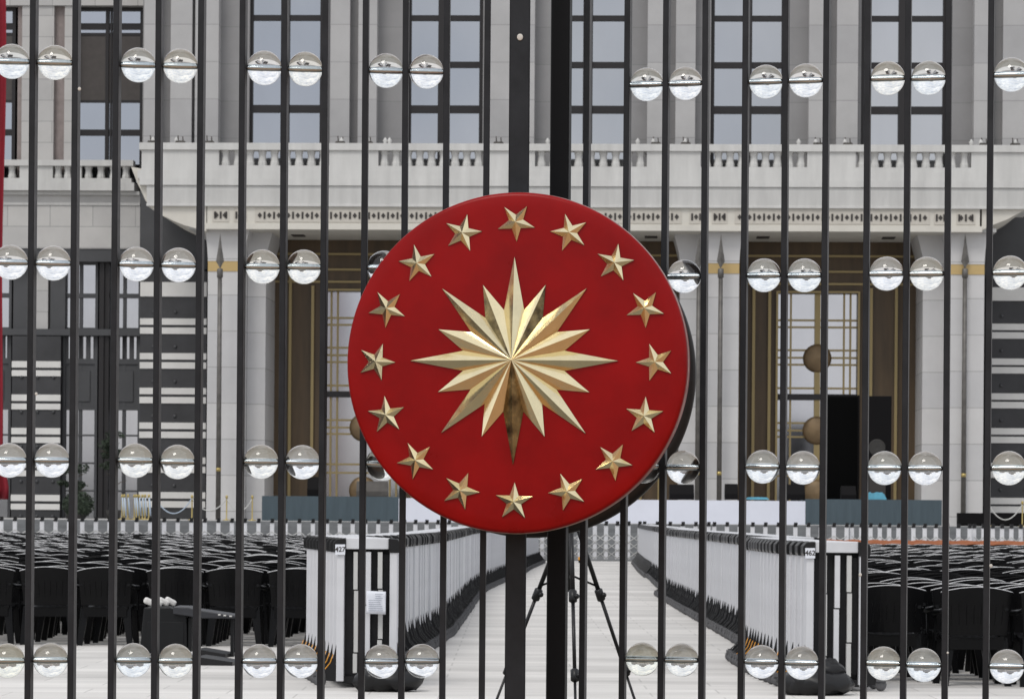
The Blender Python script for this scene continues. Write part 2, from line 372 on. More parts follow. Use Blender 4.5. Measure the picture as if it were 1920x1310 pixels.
# -- entablature
b = MB()
b.box(BX(258,0,330), BX(1952,0,330), -.1, 9, BZ(337), BZ(321.5))
b.box(BX(262,0,345), BX(1950,0,345), -.22, 9, BZ(350), BZ(337.5))
b.build('ledge', M['stone_plain'], pal)
b = MB()
b.prism([(-.12,BZ(350.5)),(-.12,BZ(358)),(-.02,BZ(384)),(-.15,BZ(385)),(-.15,BZ(389)),(4,BZ(389)),(4,BZ(350.5))], BX(275,0,370), BX(1938,0,370), 'X')
b.build('cornice', M['stone_plain'], pal)
b = MB()
prof = [(245,313),(250,326),(256,342),(264,358),(271,374),(281,389),(300,402),(325,414),(345,422),(386,433)]
pl = [(BX(u,0,v), BZ(v,0,300)) for u, v in prof]
b.prism(pl+[(BX(386,0,430), BZ(335,0,300)), (BX(300,0,335), BZ(322,0,300))], .05, 8.6, 'Y'); b.build('curved_bracket', M['stone_cream'], pal); b = MB()
prof = [(1966,313),(1960,335),(1955,352),(1943,376),(1920,394),(1890,411),(1862,422),(1842,432)]
pl = [(BX(u,0,v), BZ(v,0,1900)) for u, v in prof]
b.prism(pl+[(BX(1842,0,430), BZ(335,0,1900)), (BX(1920,0,335), BZ(322,0,1900))], .05, 8.6, 'Y')
b.build('curved_bracket', M['stone_cream'], pal)
b = MB(); b.box(BX(388,0,405), BX(1838,0,405), 0, 6, BZ(421), BZ(389.2)); b.box(BX(386,0,426), BX(1842,0,426), -.1, 6, BZ(432), BZ(421.2))
fr = b.build('frieze', M['stone_cream'], pal)
pan = [(398,429),(438,462),(478,870),(884,906),(920,944),(958,1278),(1293,1318),(1335,1364),(1378,1744),(1752,1776),(1794,1829)]
for a, d in pan: b = MB(); b.box(BX(a,0,405), BX(d,0,405), -.03, .02, BZ(418), BZ(393)); b.build('frieze_panel', M['frieze'], fr)
b = MB()
for a, d in pan:
    n = max(1, round((d-a)/18.2)); wd = (d-a)/n
    for i in range(n+1):
        if 0 < i < n or n < 3: 
            x = BX(a+i*wd + (5 if i == 0 and n < 3 else -5 if i == n and n < 3 else 0), 0, 405); b.box(x-.045, x+.045, -.06, 0, BZ(412), BZ(399))
    for i in range(n):
        x = BX(a+(i+.5)*wd, 0, 405); z = BZ(405.5); b.prism([(x-.105,z),(x,z-.13),(x+.105,z),(x,z+.13)], -.06, 0)
b.build('frieze_pattern', M['ink'], fr)
# -- piers with capitals
piers = [(388,456,497),(853,905,958),(1385,1322,1274),(1845,1778,1730)]
for (ua, ub, uc) in piers:
    y = .6; vm = 700
    x0, x1, x2 = BX(ua,y,vm), BX(ub,y,vm), BX(uc,y+1.2,vm); b = MB()
    b.box(x0, x1, y, 6.4, 1.3, BZ(492,y)); b.box(x0, x1, y, 6.4, BZ(511,y), BZ(492,y), 1)
    z0, z1, z2 = BZ(492,y), BZ(470,y), BZ(432,y); s = 1 if x1 > x0 else -1
    b.prism([(x0,z0),(x1,z0),(x1,z1),(x1+.25*s,z2),(x0-.12*s,z2),(x0-.03*s,z1)], y-.05, 6.4)
    b.box(x0, x1, y-.03, y+.02, BZ(511,y), BZ(490,y), 1)
    y = 1.8; b.box(x1+.02*s, x2, y, 6.4, 1.3, BZ(492,y)); b.prism([(x1+.02*s,z0),(x2,z0),(x2+.05*s,z1),(x2+.3*s,z2),(x1+.02*s,z2)], y-.05, 6.4)
    b.build('pier', [M['pierstone'], M['goldband']], pal)
# -- portico ceiling, door linings, doors
b = MB(); b.box(BX(386,6), BX(1845,6), .2, 6.6, BZ(431), BZ(424)); b.build('portico_ceiling', M['soffit'], pal)
for u in (560, 1222, 1432, 1668):
    q = MB(); q.box(BX(u,3)-.3, BX(u,3)+.3, 2.6, 3.6, BZ(431)-.06, BZ(431)); q.build('ceiling_lamp', M['ink'], pal)
for u in (286,338,392,638,690,935,985,1230,1286,1534,1590,1846,1904):
    x = BX(u,.25,265); z = BZ(270); q = MB(); q.prism([(x-.26,z),(x+.26,z),(x+.2,z+.12),(x-.2,z+.12)], .1, .4); q.tube([(x-.1,.25,z+.1),(x-.12,.25,z+.38)], .03, 5); q.tube([(x+.12,.25,z+.1),(x+.1,.25,z+.33)], .03, 5); q.build('rail_lamp', M['wedge'], pal)
yd = 5.6
def bay(ul, ug0, ug1, ur, discs=True, lines=None):
    b = MB(); vm = 700; zt = BZ(452,yd); zg = BZ(547,yd)
    X = lambda u: BX(u,yd,vm)
    b.box(X(ul), X(ug0), yd, 6.8, 1.3, zg); b.box(X(ug1), X(ur), yd, 6.8, 1.3, zg); b.box(X(ul), X(ur), yd, 6.8, zg, zt+.6)
    ob = b.build('door_lining', M['brown'], pal)
    t = MB()
    for fr_ in (.42, .80):
        for a, d in ((ul, ug0), (ur, ug1)):
            x = X(a+(d-a)*fr_); t.box(x-.07, x+.07, yd-.12-.1*fr_, yd, 1.3, zg+ (1-fr_)*1.2)
    for v in (478, 507, 530): t.box(X(ul)+.2, X(ur)-.2, yd-.1, yd, BZ(v,yd)-.05, BZ(v,yd)+.05)
    t.box(X(ug0)-.09, X(ug0)+.01, yd-.25, yd, 1.3, zg+.08); t.box(X(ug1)-.01, X(ug1)+.09, yd-.25, yd, 1.3, zg+.08); t.box(X(ug0), X(ug1), yd-.25, yd, zg, zg+.09)
    t.build('gilded_rib', M['gold_trim'], ob)
    d_ = MB(); d_.box(X(ug0)-.02, X(ug1)+.02, yd+.3, yd+.36, 1.31, zg+.02)
    dr = d_.build('door', M['dpane'], pal)
    q = MB(); c = (ug0+ug1)/2; hw = .045
    for du in (-62, -50, 50, 62): q.box(X(c+du)-hw, X(c+du)+hw, yd+.2, yd+.3, 1.3, zg)
    for v in (597, 610, 653, 667, 680, 724, 789, 803, 815, 872, 888): q.box(X(ug0), X(ug1), yd+.21, yd+.29, BZ(v,yd)-hw, BZ(v,yd)+hw)
    q.box(X(c)-.14, X(c)+.14, yd+.1, yd+.3, 1.3, zg)
    q.build('door_grille', M['gold_trim'], dr)
    q = MB(); q.box(X(ug0), X(ug1), yd+.05, yd+.31, BZ(746,yd), BZ(735,yd)); q.build('door_transom', M['wframe'], dr)
    for v in (668, 803, 921):
        q = MB(); q.lathe([(.001,-.16),(.3,-.14),(.55,-.06),(.68,.02),(.69,.1),(.001,.1)], 28, 'Y', (X(c), yd+.05, BZ(v,yd))); q.build('door_disc', M['disc_bronze'], dr)
bay(497, 608, 755, 853); bay(950, 1030, 1184, 1276); bay(1380, 1458, 1608, 1732)
# -- shadowy strip walls beside the portico, striped stone
def striped(u0, u1, y, vtop, whites, vm=700, joints=0):
    b = MB(); x0, x1 = BX(u0,y,vm), BX(u1,y,vm); um = (u0+u1)/2
    b.box(x0, x1, y, y+2, 1.3, BZ(vtop,y,um))
    for a, d in whites: b.box(x0-.01, x1+.01, y-.06, y+.01, BZ(d,y,um), BZ(a,y,um), 1)
    o = b.build('striped_wall', [M['darkstone'], M['bandwhite']], pal)
    for i in range(7):
        for j in range(3):
            v = vtop+63+i*65; k = MB(); k.ball((x0+(x1-x0)*(.2+.33*j), y-.01, BZ(v+14,y,um)), .09, 8, 6); k.build('stone_boss', M['slate'], o)
W1 = [(529,556)]+[x for i in range(6) for x in ((597+i*65,609+i*65),(614+i*65,626+i*65))]
W2 = [(539,564)]+[x for i in range(6) for x in ((607+i*65.2,619+i*65.2),(623+i*65.2,635+i*65.2))]
W3 = [x for i in range(5) for x in ((677+i*62.5,689+i*62.5),(694+i*62.5,705+i*62.5))]
striped(262, 386, 7.2, 508, W1); striped(1850, 1990, 7.2, 516, W2)
b = MB(); b.box(BX(262,8.2,450), BX(388,8.2,450), 8.2, 9.1, BZ(508,8.2), BZ(345,8.2)); b.build('dark_side_wall', M['slate'], pal); b = MB(); b.box(BX(1845,8.2,450), BX(1950,8.2,450), 8.2, 9.1, BZ(516,8.2), BZ(345,8.2))
b.build('dark_side_wall', M['slate'], pal)
# -- left wing
yl = 9.4
def LX(u, y=yl, v=150): return BX(u, y, v)
def LZ(v, y=yl): return BZ(v, y, 130)
b = MB()
for u0, u1 in ((38,98),(118,135)): b.box(LX(u0), LX(u1), yl+.3, yl+2, LZ(335), 27)
b.box(LX(-400), LX(262,yl,410), yl, yl+7, LZ(466), LZ(360))
b.box(LX(52,yl+.6,560), LX(90,yl+.6,560), yl+.5, yl+.9, LZ(616), LZ(466))
b.box(LX(-400), LX(-52), yl+.3, yl+7, LZ(345), 27); b.box(LX(-400), LX(268), yl+.2, yl+7, 27, 29.5)
b.build('wing_wall', M['stone'], pal)
b = MB(); b.box(LX(28), LX(38), yl+.6, yl+2, LZ(335), 27); b.box(LX(98), LX(118), yl+.6, yl+2, LZ(335), 27); b.build('wing_reveal', M['pinkish'], pal)
b = MB()
b.box(LX(-400), LX(254,yl,350), yl-.5, yl+4, LZ(359), LZ(344)); b.box(LX(-400), LX(262,yl,370), yl-.2, yl+1, LZ(366), LZ(359.5))
b.box(LX(-400), LX(262,yl,382), yl-.06, yl+1, LZ(385), LZ(380))
b.build('ledge', M['stone_plain'], pal)
balustrade('balustrade', -120, 246, yl-.3, [(-60,4),(36,98),(134,152)], 303, 314, 337, 347, 22)
lb = [(BZ(c,yl+.8,200), BZ(a,yl+.8,200)) for a, c in ((4,12),(62,67),(188,192),(243,254))]+[(25.9,26.2)]
sp = [(BZ(189,yl+.8,200), BZ(66,yl+.8,200))]
window(134, 269, yl+.8, BZ(350,yl,200), 27, lb, [(198,204),(207,210)], spand=sp)
window(-52, 29, yl+.8, BZ(350,yl,0), 27, lb, [(-20,-14)], spand=sp)
b = MB(); b.box(LX(-400,yl,500), LX(264,yl,480), yl+.05, yl+7, BZ(490,yl,130), BZ(466.2,yl,130))
b.box(LX(20,yl,560), LX(52,yl+.7,560), yl+.6, yl+2, BZ(630,yl,130), BZ(490.2,yl,130)); b.box(LX(90,yl,560), LX(118,yl,560), yl+.55, yl+2, BZ(630,yl,130), BZ(490.2,yl,130))
b.box(LX(-400,yl,620), LX(262,yl,620), yl+.3, yl+2, BZ(628,yl,130), BZ(616,yl,130))
b.build('dark_lintel', M['slate'], pal)
striped(22, 113, yl+.2, 630, W3)
# entrance screen of the left wing
def screen(u0, u1, parent=pal):
    f = MB(); y = yl+.7; Z = lambda v: BZ(v,y,150); X = lambda u: BX(u,y,700)
    xs = [u0, u0+5, (u0+u1)/2-3, (u0+u1)/2+3, u1-5, u1]
    f.box(X(xs[0]), X(xs[1]), y, y+.4, 1.3, Z(490)); f.box(X(xs[4]), X(xs[5]), y, y+.4, 1.3, Z(490)); f.box(X(xs[2]), X(xs[3]), y+.1, y+.3, 1.3, Z(490))
    for a, c in ((550,558),(614,622),(672,682),(762,768),(814,817),(866,869),(918,921),(490,496)): f.box(X(xs[1]), X(xs[4]), y+.05, y+.35, Z(c), Z(a))
    f.box(X(xs[1]), X(xs[4]), y+.12, y+.38, Z(763), Z(680))
    f.box(X(xs[1])+.25, X(xs[4])-.25, y+.06, y+.2, Z(752), Z(695))
    n = max(3, int((u1-u0-10)/11.3))
    for i in range(n+1):
        x = X(u0+5+i*(u1-u0-10)/n); f.box(x-.1, x+.1, y+.1, y+.36, Z(672.5), Z(621.5))
    o = f.build('entrance_screen', M['slate'], parent)
    p = MB(); p.box(X(u0)+.03, X(u1)-.03, y+.22, y+.28, 1.31, Z(492)); p.build('pane', M['dpane'], o)
screen(117, 182); screen(200, 263)
b = MB(); b.box(BX(182,yl,700), BX(191,yl,700), yl+.4, yl+1.2, 1.3, BZ(490,yl,150)); b.box(BX(191.3,yl,700), BX(200,yl,700), yl+.5, yl+1.2, 1.3, BZ(490,yl,150)); b.build('dark_post', M['wframe'], pal)
screen(-60, 20)
# right wing, plain (outside the frame)
b = MB(); b.box(BX(1990,9), BX(2400,9), 9.4, 16, 1.3, 29); b.build('right_wing_wall', M['stone'], pal)

# ------------------------------------------------------------------ ornamental spears in front of the piers
def spear(u, side, i, label, tone=1):
    top, bot = W(u, 437, 149.5), None
    o = empty('ornamental_spear', (W(u, 700, 149.5).x, 149.5, 1.304)); tag(o, label, 'spear', 'tall spears standing before the piers')
    h = top.z-1.304; zb = h-1.45
    s = MB(); s.tube([(0,0,0),(0,0,zb-.2)], [.12,.10], 8); s.build('shaft', M['spear'], o)
    s = MB(); s.add([(0,-.12,zb-.2),(.11,0,zb),(0,.12,zb-.2),(-.11,0,zb),(.19,0,zb+.12),(-.19,0,zb+.12),(.09,0,zb+.75),(-.09,0,zb+.75),(0,-.09,zb+.3),(0,.09,zb+.3),(0,0,h)],
      [(0,1,8),(0,8,3),(1,4,8),(3,8,5),(4,6,8),(5,8,7),(6,10,8),(7,8,10),(2,9,1),(2,3,9),(1,9,4),(3,5,9),(4,9,6),(5,7,9),(6,9,10),(7,10,9)]); s.build('blade', M['spear'], o)
    s = MB(); s.lathe([(.09,zb-.65),(.14,zb-.62),(.14,zb-.24),(.09,zb-.2)], 10); s.build('collar', M['spear'], o)
    s = MB(); s.lathe([(.001,2.25),(.12,2.25),(.12,2.42),(.001,2.42)], 10); s.build('ring', M['brass'], o)
spear(411, 0, 0, 'tall bronze spear standing before the leftmost pier'); spear(1309, 0, 1, 'tall bronze spear nearest the right edge of the red disc')
spear(1350, 0, 2, 'tall bronze spear right beside the glass doors of the right bay, left of them'); spear(1808, 0, 3, 'tall bronze spear standing before the rightmost pier')

# ------------------------------------------------------------------ stage with its gear (D ~132)
DS = 132.0
def P(u, v, D): return W(u, v, D)
stg = empty('stage', (P(1100,950,DS).x, DS, 1.304)); tag(stg, 'long low stage skirted in white and grey teal cloth before the doors', 'stage')
def sx(u, D=DS): return W(u, 950, D).x
def sz(v, D=DS, u=1100): return W(u, v, D).z
ox = stg.location.x
for a, d, m in ((491,747,'teal'),(747.5,1510,'whitecloth'),(1510.5,1766,'teal')):
    q = MB(); n = 24; x0, x1 = sx(a)-ox, sx(d)-ox; zt = sz(930 if a < 600 else 936, DS, (a+d)/2 if a > 600 else 620)-1.304
    vs = []; fs = []
    for i in range(n+1):
        x = x0+(x1-x0)*i/n; yy = .05*math.sin(i*2.1)*(.6 if m == 'teal' else .15)
        vs += [(x, yy, 0), (x, yy*.4, zt), (x, 2.2, zt), (x, 2.2, 0)]
    for i in range(n): 
        for k in range(3): fs.append((i*4+k, i*4+4+k, i*4+5+k, i*4+1+k))
    fs += [(0,1,2,3), (n*4+3,n*4+2,n*4+1,n*4)]
    q.add(vs, fs); s = q.build('stage_skirt', M[m], stg); 
    if m == 'teal': s['label'] = 'grey teal cloth skirt at one end of the stage'
    else: s['label'] = 'white cloth skirt in the middle of the stage'
ZS = lambda u: sz(936, DS+1, u)
def on_stage(u0, u1, v0, D, name, label, cat, m, group=None, shape='wedge', z0=None, dep=.6):
    a, c = W(u0, v0, D), W(u1, v0, D); z0 = (sz(930 if u0 < 700 else 936, DS, (u0+u1)/2 if u0 > 700 else 620)-.0) if z0 is None else z0
    o = empty(name, ((a.x+c.x)/2, D, z0)); tag(o, label, cat, group); hw = (c.x-a.x)/2; h = a.z-z0
    q = MB()
    if shape == 'wedge':
        q.prism([(0,0),(dep,0),(dep,h*.75),(dep*.55,h),(0,h*.35)], -hw, hw, 'X')
        q.build('cabinet', m, o, bevel=.02); g_ = MB(); g_.box(-hw*.85, hw*.85, dep+.003, dep+.02, h*.08, h*.62); g_.build('grille', M['ink'], o)
    else:
        q.box(-hw, hw, 0, dep, 0, h); q.build('cabinet', m, o, bevel=.02)
    return o, hw, h
G = 'floor monitors along the front of the stage'
on_stage(576, 608, 893, DS+.4, 'stage_monitor', 'black stage monitor at the left end of the stage', 'speaker', M['speaker'], G)
on_stage(668, 727, 901, DS+.5, 'stage_monitor', 'grey brown covered monitor left of the red disc', 'speaker', M['wedge'], G)
on_stage(1256, 1302, 907, DS+.4, 'stage_monitor', 'black stage monitor close to the right edge of the red disc', 'speaker', M['speaker'], G)
on_stage(1360, 1384, 906, DS+.4, 'stage_monitor', 'narrow black stage monitor between the pier and the bronze door lining', 'speaker', M['speaker'], G)
on_stage(1474, 1510, 907, DS+.4, 'stage_monitor', 'black stage monitor before the right glass doors', 'speaker', M['speaker'], G)
on_stage(1578, 1606, 910, DS+.3, 'stage_monitor', 'black stage monitor in front of the black screen', 'speaker', M['speaker'], G)
o, hw, h = on_stage(1546, 1612, 740, DS+3, 'led_screen', 'tall black switched-off screen standing in the right bay', 'screen', M['speaker'], None, 'box', z0=1.304, dep=.5)
q = MB(); q.box(-hw+.08, hw-.08, -.012, .001, .3, h-.08); q.build('screen_panel', M['screen'], o)
o, hw, h = on_stage(1620, 1672, 742, DS+2.6, 'loudspeaker', 'tall black loudspeaker beside the black screen', 'speaker', M['speaker'], None, 'box', z0=1.304, dep=.7)
q = MB(); q.lathe([(.30,-.02),(.34,-.03),(.36,0)], 20, 'Y', (-.02, 0, h*.60)); q.lathe([(.001,.0),(.12,-.02),(.30,-.01)], 20, 'Y', (-.02,0,h*.60)); q.build('driver_cone', M['pot'], o)
q = MB(); q.box(-hw*.6, hw*.6, -.02, 0, h*.1, h*.4); q.build('grille', M['ink'], o)
def bundle(u0, u1, v0, label):
    a, c = W(u0, v0, DS+.3), W(u1, v0, DS+.3); z0 = sz(936, DS, (u0+u1)/2); hw = (c.x-a.x)/2; h = max(.07, a.z-z0)
    o = empty('cloth_bundle', ((a.x+c.x)/2, DS+.5, z0))
    vs = []; nx, ny = 14, 6
    q = MB()
    for i in range(nx+1):
        for j in range(ny+1):
            x = -hw+2*hw*i/nx; t = j/ny; e = min(1, (1-abs(2*i/nx-1))*5); rr = random.uniform(.85, 1.1)
            vs.append((x, -.25+.5*t, h*rr*(math.sin(math.pi*t)**.4 if 0 < j < ny else 0)*(.3+.7*e)))
    q.add(vs, [(i*(ny+1)+j, (i+1)*(ny+1)+j, (i+1)*(ny+1)+j+1, i*(ny+1)+j+1) for i in range(nx) for j in range(ny)], 0, True)
    bpy.data.objects.remove(o)
    o = q.build('cloth_bundle', M['blue']); o.location = ((a.x+c.x)/2, DS+.5, z0); tag(o, label, 'cloth', 'light blue cloths left on the stage')
bundle(1616, 1662, 922, 'light blue folded cloth on the stage below the loudspeaker'); bundle(1398, 1442, 931, 'flat light blue cloth on the white part of the stage')
# black low wall, right
q = MB(); a, c = W(1797, 961, 128), W(1990, 961, 128); q.box(0, c.x-a.x, 0, .5, 0, a.z-1.304)
for i in range(4): q.box(i*1.05+.02, i*1.05+1.0, -.02, 0, .08, a.z-1.304-.08)
o = q.build('low_black_partition', M['speaker']); o.location = (a.x, 128, 1.304); tag(o, 'low black partition on the terrace at the right edge', 'partition')

# ------------------------------------------------------------------ stanchions and ropes on the terrace
def stanchion(u, D, label, h=.98, group='brass rope posts on the terrace'):
    p = W(u, 950, D); o = empty('rope_stanchion', (p.x, D, 1.304)); tag(o, label, 'stanchion', group)
    q = MB(); q.lathe([(.001,0),(.17,0),(.17,.02),(.04,.05),(.026,.08),(.026,h-.1)], 12); q.build('pole', M['brass'], o)
    q = MB(); q.lathe([(.03,h-.1),(.06,h-.08),(.045,h-.03),(.055,h),(.001,h+.04)], 12); q.build('finial', M['brass'], o); return Vector((p.x, D, 1.304+h-.1))
def rope(a, b, sag, m, label, r=.025):
    q = MB(); q.tube([a.lerp(b, t/12)-Vector((0,0,sag*4*(t/12)*(1-t/12))) for t in range(13)], r, 6)
    o = q.build('barrier_rope', m); tag(o, label, 'rope', 'ropes slung between the brass posts')
    return o
us = [229, 233, 240, 252, 256, 261, 267, 272, 279]
for i, u in enumerate(us):
    e = stanchion(u, 127.6+random.uniform(-.7,.7), 'brass post, %s from the left in the cluster by the left entrance' % ORD[i], group='brass posts clustered by the left entrance')
    q = MB(); k = Vector((e.x+.02, e.y-.08, e.z)); q.tube([k, k+Vector((.03,-.02,-.35)), k+Vector((.06,-.03,-.72))], [.03,.045,.03], 6)
    tag(q.build('barrier_rope', M['rope']), 'pale blue rope hanging from the %s brass post in the cluster' % ORD[i], 'rope', 'ropes hanging in the cluster of posts')
s1 = [stanchion(u, 129, l) for u, l in ((291,'brass post just right of the clustered posts'),(360,'brass post before the striped wall'),(425,'brass post before the leftmost pier, left one'),(473,'brass post at the left end of the stage'))]
rope(s1[0], s1[1], .62, M['rope'], 'pale blue rope sagging before the striped wall at left')
rope(s1[1], s1[2], .5, M['chain'], 'pale rope sagging from the striped wall to the leftmost pier'); rope(s1[2], s1[3], .5, M['chain'], 'pale rope sagging before the leftmost pier')
s1 = [stanchion(u, 127, l) for u, l in ((1853,'brass post at the near end of the black partition'),(1917,'brass post at the right edge of the picture'),(1976,'brass post beyond the right edge'))]
rope(s1[0], s1[1], .62, M['chain'], 'pale rope sagging before the black partition'); rope(s1[1], s1[2], .62, M['chain'], 'pale rope running out past the right edge')

# ------------------------------------------------------------------ dark bush and small tree before the left wing
def leaves(q, c, rad, n, s, sc_=(1,1,1)):
    for i in range(n):
        while True:
            p = Vector([random.uniform(-1,1) for _ in range(3)])
            if p.length < 1 and p.length > .35: break
        p = Vector((p.x*sc_[0], p.y*sc_[1], p.z*sc_[2]))*rad+Vector(c)
        a = Vector([random.gauss(0,1) for _ in range(3)]).normalized(); b_ = a.cross(Vector([random.gauss(0,1) for _ in range(3)])).normalized()
        t = s*random.uniform(.6,1.3); q.add([p-a*t, p+b_*t*.45, p+a*t, p-b_*t*.45], [(0,1,2,3)])
DB = 140.0
p = W(147, 975, DB); o = empty('round_shrub', (p.x, DB, 1.304)); tag(o, 'low dark clipped shrub before the left entrance screen', 'shrub')
q = MB(); leaves(q, (0,0,.62), .62, 1500, .08, (1.15,.9,.95)); q.ball((0,0,.55), .5, 14, 10, 0, (1.15,.9,.95)); q.build('crown', M['leaf'], o, fixn=False)
q = MB(); q.lathe([(.001,0),(.3,0),(.36,.25),(.3,.25)], 14); q.build('planter', M['pot'], o)
for u, v, r, label in ((213, 800, .55, 'small tree with an open dark crown before the left entrance, right one'), (136, 850, .6, 'small tree with a ragged dark crown above the clipped shrub')):
    D = 141.5; p = W(u, 975, D); top = W(u, v, D).z-1.304; o = empty('small_tree', (p.x, D, 1.304)); tag(o, label, 'tree', 'small trees before the left entrance')
    q = MB(); q.tube([(0,0,0),(.04,0,top*.35),(-.05,0,top*.65),(.02,0,top*.95)], [.07,.055,.04,.015], 7)
    for k in range(7):
        z = top*(.35+.08*k); a = k*2.3; q.tube([(0,0,z),(.3*math.cos(a),.3*math.sin(a),z+.2),(.6*math.cos(a),.5*math.sin(a),z+.3)], [.03,.02,.008], 5)
    q.build('trunk', M['trunk'], o)
    q = MB()
    for k in range(9):
        a = random.uniform(0,6.28); rr = random.uniform(.1,.65); leaves(q, (rr*math.cos(a), rr*math.sin(a)*.7, top*random.uniform(.45,1)), random.uniform(.2,.4), 110, .085, (1.2,1,.6))
    q.build('crown', M['leaf'], o, fixn=False)
    q = MB(); q.lathe([(.001,0),(.28,0),(.34,.4),(.28,.4)], 14); q.build('planter', M['pot'], o)

# ------------------------------------------------------------------ red flag at the left edge
D = 100.0
fo = empty('flag_on_pole', (W(-60,950,D).x, D, 0)); tag(fo, 'red flag hanging in folds at the left edge of the picture', 'flag')
q = MB(); nx, nz_ = 26, 40; vs = []; zt = 17.8
for j in range(nz_+1):
    t = j/nz_; z = zt-(zt-1.95)*t; right = (W(5+2*math.sin(t*9),950,D).x if t < .93 else W(5+13*min(1,(t-.93)/.03),950,D).x)-fo.location.x
    for i in range(nx+1):
        s_ = i/nx; x = right*s_; vs.append((x, .18*math.sin(s_*16+t*2)*(.4+.6*t)-.1, z))
q.add(vs, [(j*(nx+1)+i, j*(nx+1)+i+1, (j+1)*(nx+1)+i+1, (j+1)*(nx+1)+i) for j in range(nz_) for i in range(nx)], 0, True)
c_ = q.build('cloth', M['flag'], fo, fixn=False); md = c_.modifiers.new('thick', 'SOLIDIFY'); md.thickness = .01
q = MB(); q.tube([(0,0,0),(0,0,18.4)], [.09,.05], 10); q.build('pole', M['steel'], fo)
q = MB(); q.ball((0,0,18.5), .13); q.build('finial', M['brass'], fo)

# ------------------------------------------------------------------ expanded barriers across the plaza at D=108
DF = 108.0
def lattice_barrier(n, pitch):
    o = empty('lattice_barrier'); w_ = pitch*(n-1)
    for i in range(n):
        x = i*pitch; q = MB(); q.cbox(x-.07, x+.07, -.04, .04, .13, 1.26, .01); q.build('post', M['alu'], o)
        q = MB(); q.box(x-.06, x+.06, -.06, .06, 1.26, 1.33); q.box(x-.045, x+.07, -.05, .05, 1.33, 1.41); q.build('cap', M['black'], o)
    q = MB(); 
    for i in range(n-1):
        x0, x1 = i*pitch, (i+1)*pitch
        for z in (.16, .43, .70):
            for (za, zb) in ((z, z+.27), (z+.27, z)):
                q.tube([(x0,-.055,za),(x1,-.055,zb)], .014, 4)
    q.build('lattice', M['alu2'], o)
    for x in (0, w_):
        q = MB(); q.box(x-.05, x+.05, -.22, .22, .09, .13); q.build('foot', M['black'], o)
        q2 = MB(); q2.lathe([(.001,-.03),(.05,-.03),(.05,.03),(.001,.03)], 10, 'X', (x,-.2,.052)); q2.lathe([(.001,-.03),(.05,-.03),(.05,.03),(.001,.03)], 10, 'X', (x,.2,.052)); q2.build('wheel', M['black'], o)
        q3 = MB(); q3.box(x-.05, x+.05, -.26, -.2, .10, .20); q3.build('end_marker', M['yellow'], o)
    return o
u = 3.0; protos = {}
k = 0
segs = []
while u < 1935:
    pitch_px = 25.4 if u < 480 else random.choice((17.5, 21, 24))
    n = 6; key = (n, pitch_px)
    if key not in protos:
        protos[key] = lattice_barrier(n, pitch_px*DF/F); ob = protos[key]; reg(ob)
    else: ob = copy_tree(protos[key])
    ob.location = (W(u, 1050, DF).x, DF+random.uniform(-.15,.15)-(.25 if k % 2 else 0), 0)
    tag(ob, 'extended white lattice barrier before the steps, %s from the left end of the line' % ORD[min(k, 19)], 'barrier', 'extended lattice barriers across the plaza')
    u += pitch_px*(n-1)+(random.choice((8, 11, 25)) if u > 480 else 25.4); k += 1

# ------------------------------------------------------------------ folded barriers in two long rows
def fin(q, s, x, mi_b, mi_y, mi_r, hazard):
    """foot of a folded barrier: dark fin, striped strut, rubber wheel"""
    q.prism([(x,.02),(x,.40),(x+s*.05,.26),(x+s*.19,.07),(x+s*.19,.02)] if s > 0 else [(x,.02),(x-.19,.02),(x-.19,.07),(x-.05,.26),(x,.40)], .12, .145, 'Y', mi_b)
def folded(full=False):
    q = {}
    def g(k):
        if k not in q: q[k] = MB()
        return q[k]
    for s in (-1, 1):
        a, c = sorted((s*.225, s*.298)); g(('end_post', 0, s)).cbox(a, c, 0, .348, .06, 1.19, .005)
        a, c = sorted((s*.215, s*.335)); k = g(('corner_cap', 1, s))
        pr = [(s*.215,1.185),(s*.325,1.185),(s*.335,1.21),(s*.335,1.27),(s*.30,1.305),(s*.215,1.312)]
        k.prism(pr if s > 0 else pr[::-1], -.012, .25, 'Y')
        k = g(('foot', 1, s)); k.prism([(s*.30,.05),(s*.30,.40),(s*.325,.30),(s*.36,.20),(s*.46,.11),(s*.46,.06)], .12, .15, 'Y')
        k = g(('hazard_strut', 2, s))
        pts = [(s*.315,.36),(s*.335,.29),(s*.365,.215),(s*.41,.165),(s*.465,.125)]
        k.tube([(p_[0], .115, p_[1]) for p_ in pts[1:]], .0048, 5)
        k = g(('wheel', 3, s)); k.lathe([(.001,-.03),(.05,-.032),(.058,-.01),(.058,.01),(.05,.032),(.001,.03)], 12, 'Y', (s*.46,.135,.058))
        k.box(min(s*.41, s*.50), max(s*.41, s*.50), .09, .18, .085, .12)
    g(('top_beam', 0, 0)).box(-.212, .212, .01, .345, 1.215, 1.312)
    g(('core', 4, 0)).box(-.222, .222, .14, .16, .10, 1.212)
    for i, (x0, x1, lv) in enumerate(((-.135,-.095,(.85,.30)),(-.02,.03,(.72,.24)),(.105,.15,(.86,.42)))):
        k = g(('slat', 5 if i != 1 else 0, i)); zz = [1.19, *lv, .12]
        for j in range(3): dx = .006*((i+j) % 2); k.box(x0+dx, x1+dx, .03+.01*(j % 2), .10, zz[j+1]+.012, zz[j])
    k = g(('grille', 4, 1))
    for i in range(6): x = .158+i*.0095; k.box(x, x+.005, .06, .138, .15, 1.17)
    g(('base_bar', 1, 5)).box(-.24, .24, .08, .22, .04, .10)
    return q
MATS = [M['alu'], M['black'], M['yellow'], M['rubber'], M['grille'], M['alu2']]
def squeeze(q):
    for k in q.values():
        k.v = [(x*.885, y, z) for x, y, z in k.v]
    return q
